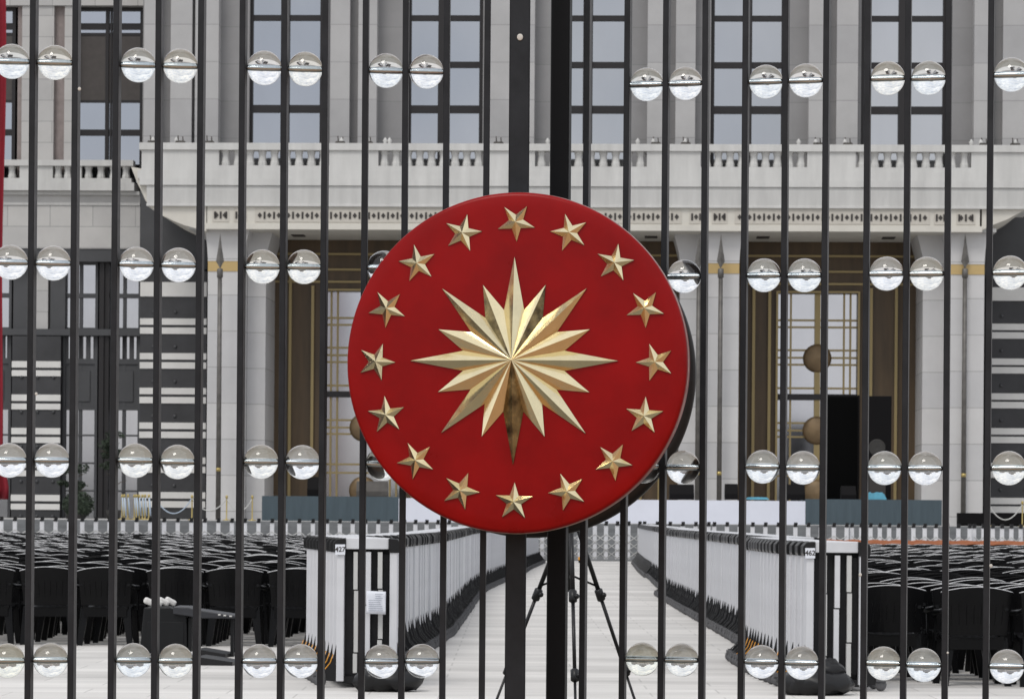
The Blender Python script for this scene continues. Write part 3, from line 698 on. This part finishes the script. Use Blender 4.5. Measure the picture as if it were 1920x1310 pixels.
def full_barrier():
    o = empty('folded_barrier')
    for (nm, mi, s), q in squeeze(folded()).items(): q.build(nm, MATS[2 if mi == 2 else mi], o, bevel=.006 if nm in ('corner_cap', 'top_beam') else 0)
    return o
def one_mesh():
    t = MB()
    for (nm, mi, s), q in squeeze(folded()).items():
        mi = 1 if mi == 2 else mi
        o_ = len(t.v); t.v += q.v; t.f += [tuple(i+o_ for i in f) for f in q.f]; t.m += [mi]*len(q.m); t.sm += q.sm
    return t
def low_mesh():
    t = MB()
    t.box(-.264,.264,0,.335,.12,1.19); t.box(-.296,.296,-.01,.25,1.19,1.30,1); t.box(-.19,.19,0,.34,1.301,1.312)
    for s in (-1,1):
        t.prism([(s*.30,.0),(s*.30,.40),(s*.33,.28),(s*.50,.06),(s*.50,0)], .1, .2, 'Y', 1)
        t.box(min(s*.40,s*.5), max(s*.40,s*.5), .08, .22, 0, .11, 3)
    return t
def interp(tab, D):
    for (d0, x0), (d1, x1) in zip(tab, tab[1:]):
        if D <= d1: return x0+(x1-x0)*(D-d0)/(d1-d0)
    return tab[-1][1]
# inner-edge x of each row by distance
TR = [(28,2.55),(30,2.44),(31.5,2.42),(34,2.43),(34.4,2.78),(40,2.83),(48,2.85),(57,2.88),(62,2.92),(62.5,3.2),(70,3.3),(78,3.5),(90,3.75),(107,4.2)]
TL = [(28,-.97),(31.2,-1.44),(31.6,-1.40),(33.2,-1.10),(36,-1.0),(40,-.86),(50,-.78),(60,-.72),(66,-.60),(72,-.36),(80,.0),(93,.38),(107,.95)]
fb = full_barrier(); reg(fb)
om = one_mesh().build('folded_barrier', MATS); om_used = False
lowm = low_mesh(); stuffm = MB()
PITCH = .355
def text_mesh(s, size, m, parent, loc, name):
    cu = bpy.data.curves.new(name, 'FONT'); cu.body = s; cu.size = size; cu.extrude = .0012; cu.align_x = 'CENTER'; cu.align_y = 'CENTER'; cu.offset = .0015
    to = bpy.data.objects.new(name, cu); COL.objects.link(to)
    bpy.context.view_layer.update(); dg = bpy.context.evaluated_depsgraph_get()
    me = bpy.data.meshes.new_from_object(to.evaluated_get(dg)); bpy.data.objects.remove(to)
    o = bpy.data.objects.new(name, me); COL.objects.link(o); me.materials.append(m); o.parent = parent
    o.location = loc; o.rotation_euler = (math.radians(90),0,0); return o
for side, tab, sgn, lab in (('left', TL, -1, 'left'), ('right', TR, 1, 'right')):
    i = 0; D = 28.0
    while D < 106.5:
        xi = interp(tab, D); xc = xi+sgn*.335*(1 if True else 0)+random.uniform(-.006,.006)
        xc = xi+sgn*.295
        rz = random.uniform(-.005,.005)
        grp = 'folded barriers in the %s row' % lab
        if i < 14:
            if i == 0 and side == 'left': o = fb
            else: o = copy_tree(fb)
            o.location = (xc, D, 0); o.rotation_euler = (0,0,rz)
            if i == 0: 
                num = '427' if side == 'left' else '462'
                tag(o, 'folded white barrier numbered %s, the first of the %s row' % (num, lab), 'barrier', grp)
            else: tag(o, 'folded white barrier, %s from the front of the %s row, behind number %s' % (ORD[i], lab, '427' if side == 'left' else '462'), 'barrier', grp)
            if i == 0:
                px = -.235
                q = MB(); q.cbox(px-.043, px+.043, -.022, -.0125, 1.165, 1.255, .002)
                pl = q.build('number_plate', M['paper'], o)
                text_mesh(num, .060, M['ink'], pl, (px, -.0225, 1.21), 'plate_digits')
        elif i < 150:
            if not om_used: o = om; om_used = True
            else: o = om.copy(); COL.objects.link(o)
            o.location = (xc+random.uniform(-.012,.012), D, 0); o.rotation_euler = (0,0,rz)
            tag(o, 'folded white barrier further back in the long %s row' % lab, 'barrier', grp)
        else:
            stuffm.join(lowm, Matrix.Translation((xc, D, 0)) @ Matrix.Rotation(rz, 4, 'Z'))
        D += PITCH; i += 1
tag(stuffm.build('far_folded_barriers', MATS, fixn=False), 'far end of the two rows of folded white barriers', 'barriers', kind='stuff')
# paper notice taped to the first left barrier
pn = MB(); a = W(687,1107,27.93); c = W(723,1150,27.93)
nx = 8; vs = []
for j in range(7):
    for i_ in range(nx+1):
        vs.append((a.x+(c.x-a.x)*i_/nx, 27.95-.012*math.sin(i_*.9+j*.5), c.z+(a.z-c.z)*j/6-.006*(i_/nx)))
pn.add(vs, [(j*(nx+1)+i_, j*(nx+1)+i_+1, (j+1)*(nx+1)+i_+1, (j+1)*(nx+1)+i_) for j in range(6) for i_ in range(nx)], 0, True)
po = pn.build('paper_notice', M['paper'], fixn=False); md = po.modifiers.new('thick', 'SOLIDIFY'); md.thickness = .001
tag(po, 'white printed notice sheet taped to the first barrier of the left row', 'notice')
ln = MB(); wv = c.x-a.x
for r in range(9):
    z = a.z-.03-r*.018; x0 = a.x+wv*(.45 if r < 3 else .12); x1 = a.x+wv*random.uniform(.72,.92); ln.box(x0, x1, 27.925, 27.927, z, z+.005)
ln.build('printed_lines', M['print'], po)
# sandbag-like black bags at the feet of the first barriers
def bag(x, y, sx_, label):
    q = MB(); q.ball((0,0,.10), 1, 20, 12, 0, (sx_,.2,.13)); q.ball((.1,.02,.2), 1, 16, 10, 0, (sx_*.55,.14,.10)); q.ball((-.14,-.05,.1), 1, 16, 10, 0, (.12,.14,.11)) 
    for i, v in enumerate(q.v):
        n_ = .015*math.sin(v[0]*40+v[2]*31)+.012*math.sin(v[0]*17-v[1]*50); q.v[i] = (v[0]+n_, v[1]+n_, max(0, v[2]+n_))
    o = q.build('black_bag', M['black'], fixn=False); o.location = (x, y, 0); tag(o, label, 'bag', 'black bags at the barrier feet')
bag(-1.05, 27.55, .30, 'black bag slumped at the foot of the first barrier of the left row'); bag(2.62, 27.5, .34, 'black bag slumped at the foot of the first barrier of the right row')

# ------------------------------------------------------------------ chairs
r_edge = .0058
def chair_parts():
    q = {}
    def g(k):
        if k not in q: q[k] = MB()
        return q[k]
    b = g('backrest')     # back faces -Y (the camera); curved in plan
    def bp(t, z):  # t -1..1
        lean = -.12*(z-.45); return (t*(.255+.035*(z-.45)/.4), -.20-.055*(1-t*t)+lean, z)
    def ribbon(q_, t0, t1, zf0, zf1, n, th=.016, m=1):
        vs = []
        for i in range(n+1):
            t = t0+(t1-t0)*i/n
            for z, off in ((zf0(t), 0), (zf1(t), 0), (zf1(t), th), (zf0(t), th)):
                p_ = bp(t, z); vs.append((p_[0], p_[1]+off, z))
        fs = []
        for i in range(n):
            for k in range(4): fs.append((i*4+k, i*4+4+k, i*4+4+(k+1) % 4, i*4+(k+1) % 4))
        fs += [(0,1,2,3), (n*4+3,n*4+2,n*4+1,n*4)]
        q_.add(vs, fs)
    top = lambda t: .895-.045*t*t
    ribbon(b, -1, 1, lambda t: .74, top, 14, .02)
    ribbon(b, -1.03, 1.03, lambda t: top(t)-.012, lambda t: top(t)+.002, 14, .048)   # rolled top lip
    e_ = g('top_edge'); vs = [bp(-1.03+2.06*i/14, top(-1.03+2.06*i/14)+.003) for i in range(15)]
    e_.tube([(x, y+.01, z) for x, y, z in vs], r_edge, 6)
    ribbon(b, -1, 1, lambda t: .46, lambda t: .56, 10, .018)
    ns = 9
    for i in range(ns):
        t0 = -1+2*i/ns+.007; t1 = -1+2*(i+1)/ns-.007
        ribbon(b, t0, t1, lambda t: .555, lambda t: .745, 2, .014)
    s = g('seat'); n = 10; vs = []
    for j in range(6):
        y = -.22+.46*j/5
        for i in range(n+1):
            x = -.235+.47*i/n; vs.append((x, y, .435+.018*(2*i/n-1)**2+(.012 if j == 5 else 0)-.02*math.sin(math.pi*j/5)))
    k = len(vs); vs += [(x, y, z-.035) for x, y, z in vs]
    fs = [(j*(n+1)+i, j*(n+1)+i+1, (j+1)*(n+1)+i+1, (j+1)*(n+1)+i) for j in range(5) for i in range(n)]
    fs += [tuple(k+a for a in f[::-1]) for f in fs]
    edge = [i for i in range(n+1)]+[j*(n+1)+n for j in range(1,6)]+[5*(n+1)+i for i in range(n-1,-1,-1)]+[j*(n+1) for j in range(4,0,-1)]
    fs += [(edge[i], edge[(i+1) % len(edge)], k+edge[(i+1) % len(edge)], k+edge[i]) for i in range(len(edge))]
    s.add(vs, fs, 0, False); s.box(-.225,.225,-.225,-.205,.33,.425); s.box(-.225,.225,.235,.25,.36,.44)
    for sd_ in (-1, 1):
        a = g(('armrest', sd_)); a.tube([(sd_*.245,-.25,.70),(sd_*.275,-.1,.675),(sd_*.29,.1,.665),(sd_*.285,.22,.64)], [.018,.026,.028,.022], 6)
        a.prism([(.16,.40),(.22,.40),(.245,.655),(.19,.655)], sd_*.268, sd_*.286, 'X')
        for yy, nm in ((-.20, 'r'), (.19, 'f')):
            l = g(('leg', sd_, nm)); ysp = -.055 if nm == 'r' else .03
            x0, x1 = sd_*.175, sd_*.245
            l.add([(x0,yy,.42),(x1,yy,.42),(x1,yy+.05,.42),(x0,yy+.05,.42),(sd_*.235,yy+ysp,0),(sd_*.275,yy+ysp,0),(sd_*.275,yy+ysp+.035,0),(sd_*.235,yy+ysp+.035,0)],
                  [(0,1,5,4),(1,2,6,5),(2,3,7,6),(3,0,4,7),(0,3,2,1),(4,5,6,7)])
            l.add([(sd_*.245,yy,.44),(sd_*.25,yy+.07,.44),(sd_*.272,yy+ysp+.06,0),(sd_*.275,yy+ysp,0),(sd_*.262,yy,.44),(sd_*.266,yy+.07,.44),(sd_*.287,yy+ysp+.06,0),(sd_*.29,yy+ysp,0)],
                  [(0,1,2,3),(7,6,5,4),(0,4,5,1),(1,5,6,2),(2,6,7,3),(3,7,4,0)])
    return q
def full_chair():
    o = empty('plastic_chair')
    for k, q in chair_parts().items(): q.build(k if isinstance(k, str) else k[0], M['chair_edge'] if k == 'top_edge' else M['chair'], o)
    return o
fc = full_chair(); reg(fc)
cm = MB()
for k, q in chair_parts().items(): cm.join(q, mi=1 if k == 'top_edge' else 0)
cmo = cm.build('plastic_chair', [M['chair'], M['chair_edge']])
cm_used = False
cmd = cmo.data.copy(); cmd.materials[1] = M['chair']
def has_highlight(x, D): return math.sin(x*1.3+D*1.9)+.8*math.sin(x*.55-D*.83+1)+random.uniform(-.5,.5) > .25  # picks the chairs that get the painted edge highlight
lc = MB()   # distant chair: back with rolled lip, seat, arms
for i in range(6):
    t0, t1 = -1+i/3, -1+(i+1)/3; f = lambda t: (t*.26, -.25-.055*(1-t*t)); tz = lambda t: .898-.045*t*t
    (xa,ya),(xb,yb_) = f(t0), f(t1)
    lc.add([(xa,ya,.46),(xb,yb_,.46),(xb,yb_,tz(t1)),(xa,ya,tz(t0)),(xa,ya+.045,tz(t0)),(xb,yb_+.045,tz(t1))], [(0,1,2,3),(3,2,5,4)])
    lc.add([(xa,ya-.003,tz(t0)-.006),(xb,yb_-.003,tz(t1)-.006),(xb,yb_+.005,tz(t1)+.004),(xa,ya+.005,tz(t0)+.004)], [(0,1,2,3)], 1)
lc.box(-.235,.235,-.22,.24,.40,.44); lc.box(-.29,-.25,-.22,.22,.64,.67); lc.box(.25,.29,-.22,.22,.64,.67)
for a in (-.26,.22):
    for y in (-.24,.2): lc.box(a, a+.05, y, y+.05, 0, .41)
lcd = MB(); lcd.v = lc.v; lcd.f = lc.f; lcd.m = [0]*len(lc.m); lcd.sm = lc.sm
spots = []
def row_off(D, side): return .05*math.sin(D*1.7)+.1*math.sin(D*.31+side)
D = 36.9
while D < 104:   # left field, spacing .71
    xr_ = interp(TL, max(28, D))-.335-.31-.45-max(0, 0)
    x = -2.44+row_off(D,0)*(.3 if D < 38 else 1); 
    while x < xr_-.71: x += .71
    while x > xr_: x -= .71
    lim = -.163*D-.5
    while x > lim: spots.append((x, D, 'left')); x -= .71
    D += .82
D = 29.3
while D < 101:
    xl_ = interp(TR, max(28, D))+.335+.31+.42
    x = 3.55+row_off(D,1)*(.3 if D < 31 else 1)
    while x > xl_+.70: x -= .70
    while x < xl_: x += .70
    lim = .163*D+.4
    while x < lim: spots.append((x, D, 'right')); x += .70
    D += .82
spots.sort(key=lambda s: s[1])
# keep both sides represented among the individual ones: nearest 300 overall
rows_ = {}; stuff_b, stuff_o = MB(), MB(); cnt = 0; first = {}
for x, D, side in spots:
    rz = random.gauss(0, .07); jx, jy = random.gauss(0,.022), random.gauss(0,.05)
    if D < 38: rz *= .5
    if cnt < 300:
        near = (side == 'left' and D < 38.4) or (side == 'right' and D < 31.2)
        if near:
            if 'f' not in first: o = fc; first['f'] = 1
            else: o = copy_tree(fc)
            rk = (side, round(D, 2)); rows_.setdefault(rk, 0); nrow = sum(1 for s_ in spots if s_[2] == side and abs(s_[1]-D) < .01); 
            pos = sum(1 for s_ in spots if s_[2] == side and abs(s_[1]-D) < .01 and s_[0] < x); rn = sorted({round(s_[1], 2) for s_ in spots if s_[2] == side}).index(round(D, 2))
            tag(o, 'black armchair, %s from the left in the %s row of the %s block' % (ORD[pos], ['nearest','second nearest','third nearest'][rn], side), 'chair', 'nearest black chairs, %s block' % side)
        else:
            if not cm_used: o = cmo; cm_used = True; cmk = cmo.data
            else: o = cmo.copy(); COL.objects.link(o)
            o.data = cmk if has_highlight(x, D) or D < 32 else cmd
            tag(o, 'black plastic armchair in the packed rows behind, %s seating block' % side, 'chair', 'packed black chairs, %s block' % side)
        o.location = (x+jx, D+jy, 0); o.rotation_euler = (random.gauss(0,.008), 0, rz); o.scale = (1.1, 1, 1); cnt += 1
    else:
        t = stuff_o if (side == 'right' and D > 84) else stuff_b
        t.join(lc if has_highlight(x, D) else lcd, Matrix.Translation((x+jx, D+jy, 0)) @ Matrix.Rotation(rz, 4, 'Z') @ Matrix.Diagonal((1.1, 1, 1, 1)))
tag(stuff_b.build('far_black_chairs', [M['chair'], M['chair_edge']], fixn=False), 'mass of black chair backs receding behind the nearer rows', 'chairs', kind='stuff')
tag(stuff_o.build('far_orange_chairs', [M['chair_o'], M['chair_o']], fixn=False), 'band of orange brown chairs at the far end of the right block', 'chairs', kind='stuff')

# ------------------------------------------------------------------ cart and ramps in front of the left block
D = 34.0
ct = empty('equipment_cart', (W(305,1240,D).x, D, 0)); tag(ct, 'dark equipment cart with a long slanted top before the left chairs', 'cart')
cx = ct.location.x; X = lambda u: W(u,1150,D).x-cx; Z = lambda v: W(330,v,D).z
q = MB(); q.prism([(X(262),.05),(X(352),.05),(X(350),Z(1152)),(X(318),Z(1138)),(X(270),Z(1139))], 0, .5, 'Y'); q.build('cabinet', M['cart'], ct, bevel=.012)
q = MB(); q.box(X(276), X(345), -.008, 0, Z(1225), Z(1165)); q.build('cabinet_door', M['cart'], ct, bevel=.004)
q = MB(); q.prism([(X(325),Z(1150)),(X(326),Z(1136.5)),(X(352),Z(1137)),(X(370),Z(1142)),(X(441),Z(1152)),(X(443),Z(1158)),(X(380),Z(1158))], -.06, .52, 'Y'); q.build('slanted_top', M['carttop'], ct, bevel=.01)
for u in (412, 422, 433): q = MB(); q.box(X(u)-.012, X(u)+.016, -.066, -.05, Z(1152+(u-412)*.12), Z(1149.5+(u-412)*.12)); q.build('indicator_lamp', M['whitebox'], ct)
for bx_ in ((X(353), X(359), .02, .45, .05, Z(1158)),(X(432), X(438), .02, .06, 0, Z(1157)),(X(432), X(438), .42, .46, 0, Z(1157))): q = MB(); q.box(*bx_); q.build('support', M['cart'], ct)
for x in (X(268), X(345)):
    for y in (.06, .44): q = MB(); q.lathe([(.001,-.02),(.045,-.02),(.045,.02),(.001,.02)], 10, 'X', (x,y,.046)); q.build('wheel', M['rubber'], ct)
for i, (u, v, rz) in enumerate(((280,1124,.45),(293,1122,.5),(305,1128,.45),(318,1130,.5))):
    q = MB(); q.box(-.065,.065,-.05,.05,-.032,.036); o = q.build('white_case', M['whitebox'], bevel=.022); p_ = W(u,v,D+.1+.06*i)
    o.location = (p_.x, D+.12+.08*i, Z(1139)+.055); o.rotation_euler = (0, rz, .15)
    o['label'] = ['leftmost white rounded case on the dark cart', 'second white rounded case from the left on the dark cart', 'third white rounded case from the left on the dark cart', 'rightmost white rounded case on the dark cart'][i]; o['category'] = 'case'; o['group'] = 'white cases on the cart'
for i, (u0, u1, v0, v1, lab) in enumerate(((366,424,1224,1232,'upper black rubber ramp lying on the paving by the cart'),(366,437,1235,1247,'lower black rubber ramp lying on the paving by the cart'))):
    Dr = 1.5*F/(v1-970+4); a, c = W(u0,v1,Dr), W(u1,v1,Dr); q = MB(); q.prism([(0,0),(c.x-a.x+.0,0),(c.x-a.x,.035),(0,.085)], 0, .5, 'Y'); o = q.build('rubber_ramp', M['black']); o.location = (a.x, Dr, 0.002); o.rotation_euler = (0,0,-.12); tag(o, lab, 'ramp', 'rubber ramps by the cart')

# ------------------------------------------------------------------ tripod in the corridor
D = 17.0
ap = W(1070, 950, D); tp = empty('tripod', (ap.x, D, 0)); tag(tp, 'black tripod with spread legs standing in the corridor behind the gate', 'tripod')
apx = Vector((0,0,ap.z))
feet = [Vector((W(861,1499,D).x-ap.x, .35, 0)), Vector((W(1256,1499,D).x-ap.x, .35, 0)), Vector((W(1084,1522,16.3).x-ap.x, -.7, 0))]
for i, f_ in enumerate(feet):
    q = MB(); a = apx+(f_-apx)*.04; m1 = apx.lerp(f_, .30); m2 = apx.lerp(f_, .56)
    q.tube([a, m1], .0125, 8); q.tube([m1, m2], .010, 8); q.tube([m2, f_], .0075, 8)
    lg = q.build('leg', M['black'], tp)
    d = (f_-apx).normalized()
    for m_ in (m1, m2): k = MB(); k.tube([m_-d*.035, m_-d*.028, m_+d*.028, m_+d*.035], [.014,.023,.023,.014], 10); k.ball(m_+Vector((.02,-.02,0)), .015, 8, 6); k.build('leg_clamp', M['black'], lg)
    k = MB(); k.ball(f_+Vector((0,0,.02)), .022, 8, 6); k.build('rubber_foot', M['black'], lg)
q = MB(); q.tube([apx-Vector((0,0,.45)), apx+Vector((0,0,.10))], .014, 10)
for f_ in feet: q.tube([apx-Vector((0,0,.36)), apx.lerp(f_, .27)], .006, 6)
q.build('centre_column', M['black'], tp)
q = MB(); q.tube([apx-Vector((0,0,.04)), apx+Vector((0,0,.05))], .05, 12); q.box(-.05,.05,-.05,.05,apx.z+.1,apx.z+.13); q.ball(apx+Vector((0,0,.12)), .035); q.tube([apx+Vector((0,0,.12)), apx+Vector((.2,.25,.0))], .008, 6); q.build('head', M['black'], tp)

# ------------------------------------------------------------------ the gate : two leaves
ROWZ = [3.088, 2.385, 1.690, .985]
def leaf(name, label, pts, bars_, post_u, cols, yaw_fn, mpost, post_w):
    """pts: function u -> distance of the leaf plane at that column"""
    x0 = W(bars_[0], 970, pts(bars_[0])).x; base = Vector((W(post_u, 970, pts(post_u)).x, pts(post_u), 0))
    o = empty(name, base); tag(o, label, 'gate', 'the two leaves of the gate')
    def at(u_mid): D = pts(u_mid); return Vector((( u_mid-960)*D/F, D, 0))-base
    xs = []
    for i, u in enumerate(bars_):
        p = at(u); xs.append(p); q = MB(); yw = yaw_fn(i)
        lean = random.uniform(-.0013, .0013); mtx = Matrix.Translation(p+Vector((0,0,2))) @ Matrix.Rotation(lean, 4, 'Y') @ Matrix.Translation((0,0,-2)) @ Matrix.Rotation(-yw, 4, 'Z')
        q.cbox(-.0105, .0105, -.022, .026, .06, 4.3, .0018, 0, mtx)
        q.box(.0100, .0109, -.0195, .0235, .061, 4.299, 1, mtx)  # right face of the bar, paler grey than the front
        q.build('bar', [M['gatepaint'], M['gateside']], o, fixn=False)
    q = MB(); p = at(post_u); yw = yaw_fn(len(bars_)-1)
    q.cbox(-post_w/2, post_w/2, -.035, .035, .03, 4.4, .004, 0, Matrix.Translation(p) @ Matrix.Rotation(-yw*(.8 if name else 1), 4, 'Z'))
    q.build('meeting_post', mpost, o)
    ang = math.atan2(xs[-1].y-xs[0].y, xs[-1].x-xs[0].x)
    for z0, z1, nm in ((.06,.14,'bottom_rail'),(4.22,4.30,'top_rail')):
        q = MB(); a, c = min(xs+[p], key=lambda v: v.x), max(xs+[p], key=lambda v: v.x); ln_ = (c-a).length
        q.box(0, ln_, -.018, .02, z0, z1, 0, Matrix.Translation(a) @ Matrix.Rotation(ang, 4, 'Z')); q.build(nm, M['gatepaint'], o)
    for ci, (i, j) in enumerate(cols):
        for ri, z in enumerate(ROWZ):
            a, c = xs[i], xs[j]; mid = (a+c)/2; zz = z+random.uniform(-.002,.002)
            q = MB(); q.ball((0,0,0), .0612, 64, 40); gb = q.build('glass_ball', M['glassy'] if (ci == 0 and ri == 3) or (name == 'right_gate' and ci == len(cols)-1 and ri == 2) else M[random.choice(('glass','glass','glass2','glass3'))], o)
            gb.location = mid+Vector((random.uniform(-.001,.001), 0, zz))
            d = (c-a).normalized(); k = MB(); k.tube([a-mid+d*.008, -d*.058, -d*.0575, d*.0575, d*.058, c-mid-d*.008], [.005,.005,.0078,.0078,.005,.005], 16); r_ = k.build('rod', M['steel'], gb); 
            for s_ in (-1, 1):
                e = d*s_; k = MB(); k.tube([e*.0600, e*.0672], .0078, 10); k.build('end_fitting', M['nut'], gb)
    return o, at
# bar front mid positions (photo columns at the horizon line), pitch measured
Lb = [-24, 56.5, 136.5, 212.5, 292.5, 371, 449.5, 528, 604, 679.5, 754.5, 831.5, 906.5]
Rb = [1095, 1170, 1242.5, 1317.5, 1392, 1467.5, 1543, 1621, 1696, 1773, 1851, 1930]
Ld = lambda u: 11.262+(u-30)*(11.455-11.262)/(950-30)
Rd = lambda u: 11.80+(u-1050)*(11.40-11.80)/(1893-1050)
gl, atL = leaf('gate_leaf', 'left leaf of the dark barred gate with rows of clear glass balls', Ld, Lb, 968, [(0,1),(1,2),(3,4),(4,5),(6,7),(7,8),(9,10),(10,11)], lambda i: .10 if i < 9 else .03, M['gatepaint'], .073)
gr, atR = leaf('gate_leaf', 'right leaf of the dark barred gate, standing slightly ajar, with glass balls', Rd, Rb, 1046, [(1,2),(2,3),(4,5),(5,6),(7,8),(8,9),(10,11)], lambda i: .22 if i < 7 else .20, M['gatepaint2'], .070)
# dried droppings on the bars
for leafo, at, lst, dist in ((gl, atL, ((975,70,.011),(149,167,.006),(68,738,.005)), Ld), (gr, atR, ((1613,1077,.006),(1858,1060,.006),(1777,1223,.004)), Rd)):
    for u, v, r in lst:
        q = MB(); q.ball((0,0,0), 1, 10, 8, 0, (r, .002, r*1.1)); d_ = q.build('dropping', M['white_spot'], leafo); D = dist(u)
        p_ = W(u, v, D-.040); d_.location = p_-leafo.location

# ------------------------------------------------------------------ the round emblem, front and back
De = 11.14; pc = W(970.5, 681, De)
em = empty('round_emblem', pc, -.13); em.scale = (1.008, 1, 1); tag(em, 'round red emblem with a golden sixteen-ray sun ringed by sixteen gold stars', 'emblem')
q = MB(); q.lathe([(.0001,-.058),(.15,-.0574),(.30,-.0555),(.45,-.0522),(.54,-.0495),(.578,-.0480),(.586,-.045),(.590,-.038),(.5915,-.030),(.5915,.065)], 160, 'Y'); q.build('red_disc', M['red'], em)
q = MB(); q.lathe([(.5905,-.014),(.5935,-.012),(.5935,-.002),(.5905,.0)], 160, 'Y'); q.build('edge_trim', M['rim'], em)
q = MB(); q.lathe([(.0001,.065),(.565,.065),(.568,.068),(.568,.10),(.0001,.10)], 120, 'Y'); q.build('backing_drum', M['blackdrum'], em)
for z_ in (-.25,.19): q = MB(); q.box(-.05,.05,.10,.29,z_,z_+.06); q.build('mounting_bracket', M['nut'], em)
DARK_REFL = (15, 16, 2, 29)   # facets with painted dark reflections; ring index i: facet between ring vertices i and i+1, counted anticlockwise from the top ray
s = MB(); c_ = Vector((-.006, -.0555, .006)); h0 = .066; nr = 16; thick = .004; ring = []
for i in range(nr):
    t = math.pi/2+i*2*math.pi/nr; rl = (.360 if i % 2 == 0 else .284)
    if i % 2 == 0 and i % 4: rl = .354
    ring.append((rl*math.cos(t), rl*math.sin(t))); t2 = t+math.pi/nr; ring.append((.179*math.cos(t2), .179*math.sin(t2)))
vs = [(c_.x, c_.y-h0, c_.z)]+[(c_.x+a, c_.y-thick, c_.z+b_) for a, b_ in ring]+[(c_.x+a, c_.y+.001, c_.z+b_) for a, b_ in ring]
n2 = len(ring); fs = [(0, 1+(i+1) % n2, 1+i) for i in range(n2)]+[(1+i, 1+(i+1) % n2, 1+n2+(i+1) % n2, 1+n2+i) for i in range(n2)]
s.add(vs, fs); s.m = [1 if i in (DARK_REFL) else 0 for i in range(len(s.m))]; s.build('golden_sun', [M['gold'], M['tarnish']], em)
def star(parent, cx_, cz_, rot, R=.0672, r=.0262, h=.024, name='gold_star'):
    s = MB(); ring = []
    for i in range(10):
        t = rot+i*math.pi/5; rr = R if i % 2 == 0 else r; ring.append((rr*math.cos(t), rr*math.sin(t)))
    vs = [(0,-h,0)]+[(a,-.0035,b_) for a, b_ in ring]+[(a,.001,b_) for a, b_ in ring]
    s.add(vs, [(0, 1+(i+1) % 10, 1+i) for i in range(10)]+[(1+i, 1+(i+1) % 10, 11+(i+1) % 10, 11+i) for i in range(10)])
    o = s.build(name, M['gold'], parent); o.location = (cx_, -.0515, cz_); return o
for i in range(16):
    t = math.pi/2+i*2*math.pi/16; rr = .4835
    star(em, -.002+rr*math.cos(t), .002+rr*math.sin(t), t+math.pi+random.uniform(-.05,.05))
# rear face
pr_ = W(998, 701, 12.0); er = empty('round_emblem', pr_, -.05); tag(er, 'dark round twin of the emblem, edge showing behind the gate bars at lower right', 'emblem')
q = MB(); q.lathe([(.0001,-.03),(.58,-.03),(.609,-.024),(.614,-.01),(.614,.05),(.58,.055),(.0001,.055)], 128, 'Y'); q.build('dark_disc', M['blackdrum'], er)
for z_ in (-.25,.19): q = MB(); q.box(-.05,.05,-.17,-.03,z_,z_+.06); q.build('mounting_bracket', M['nut'], er)
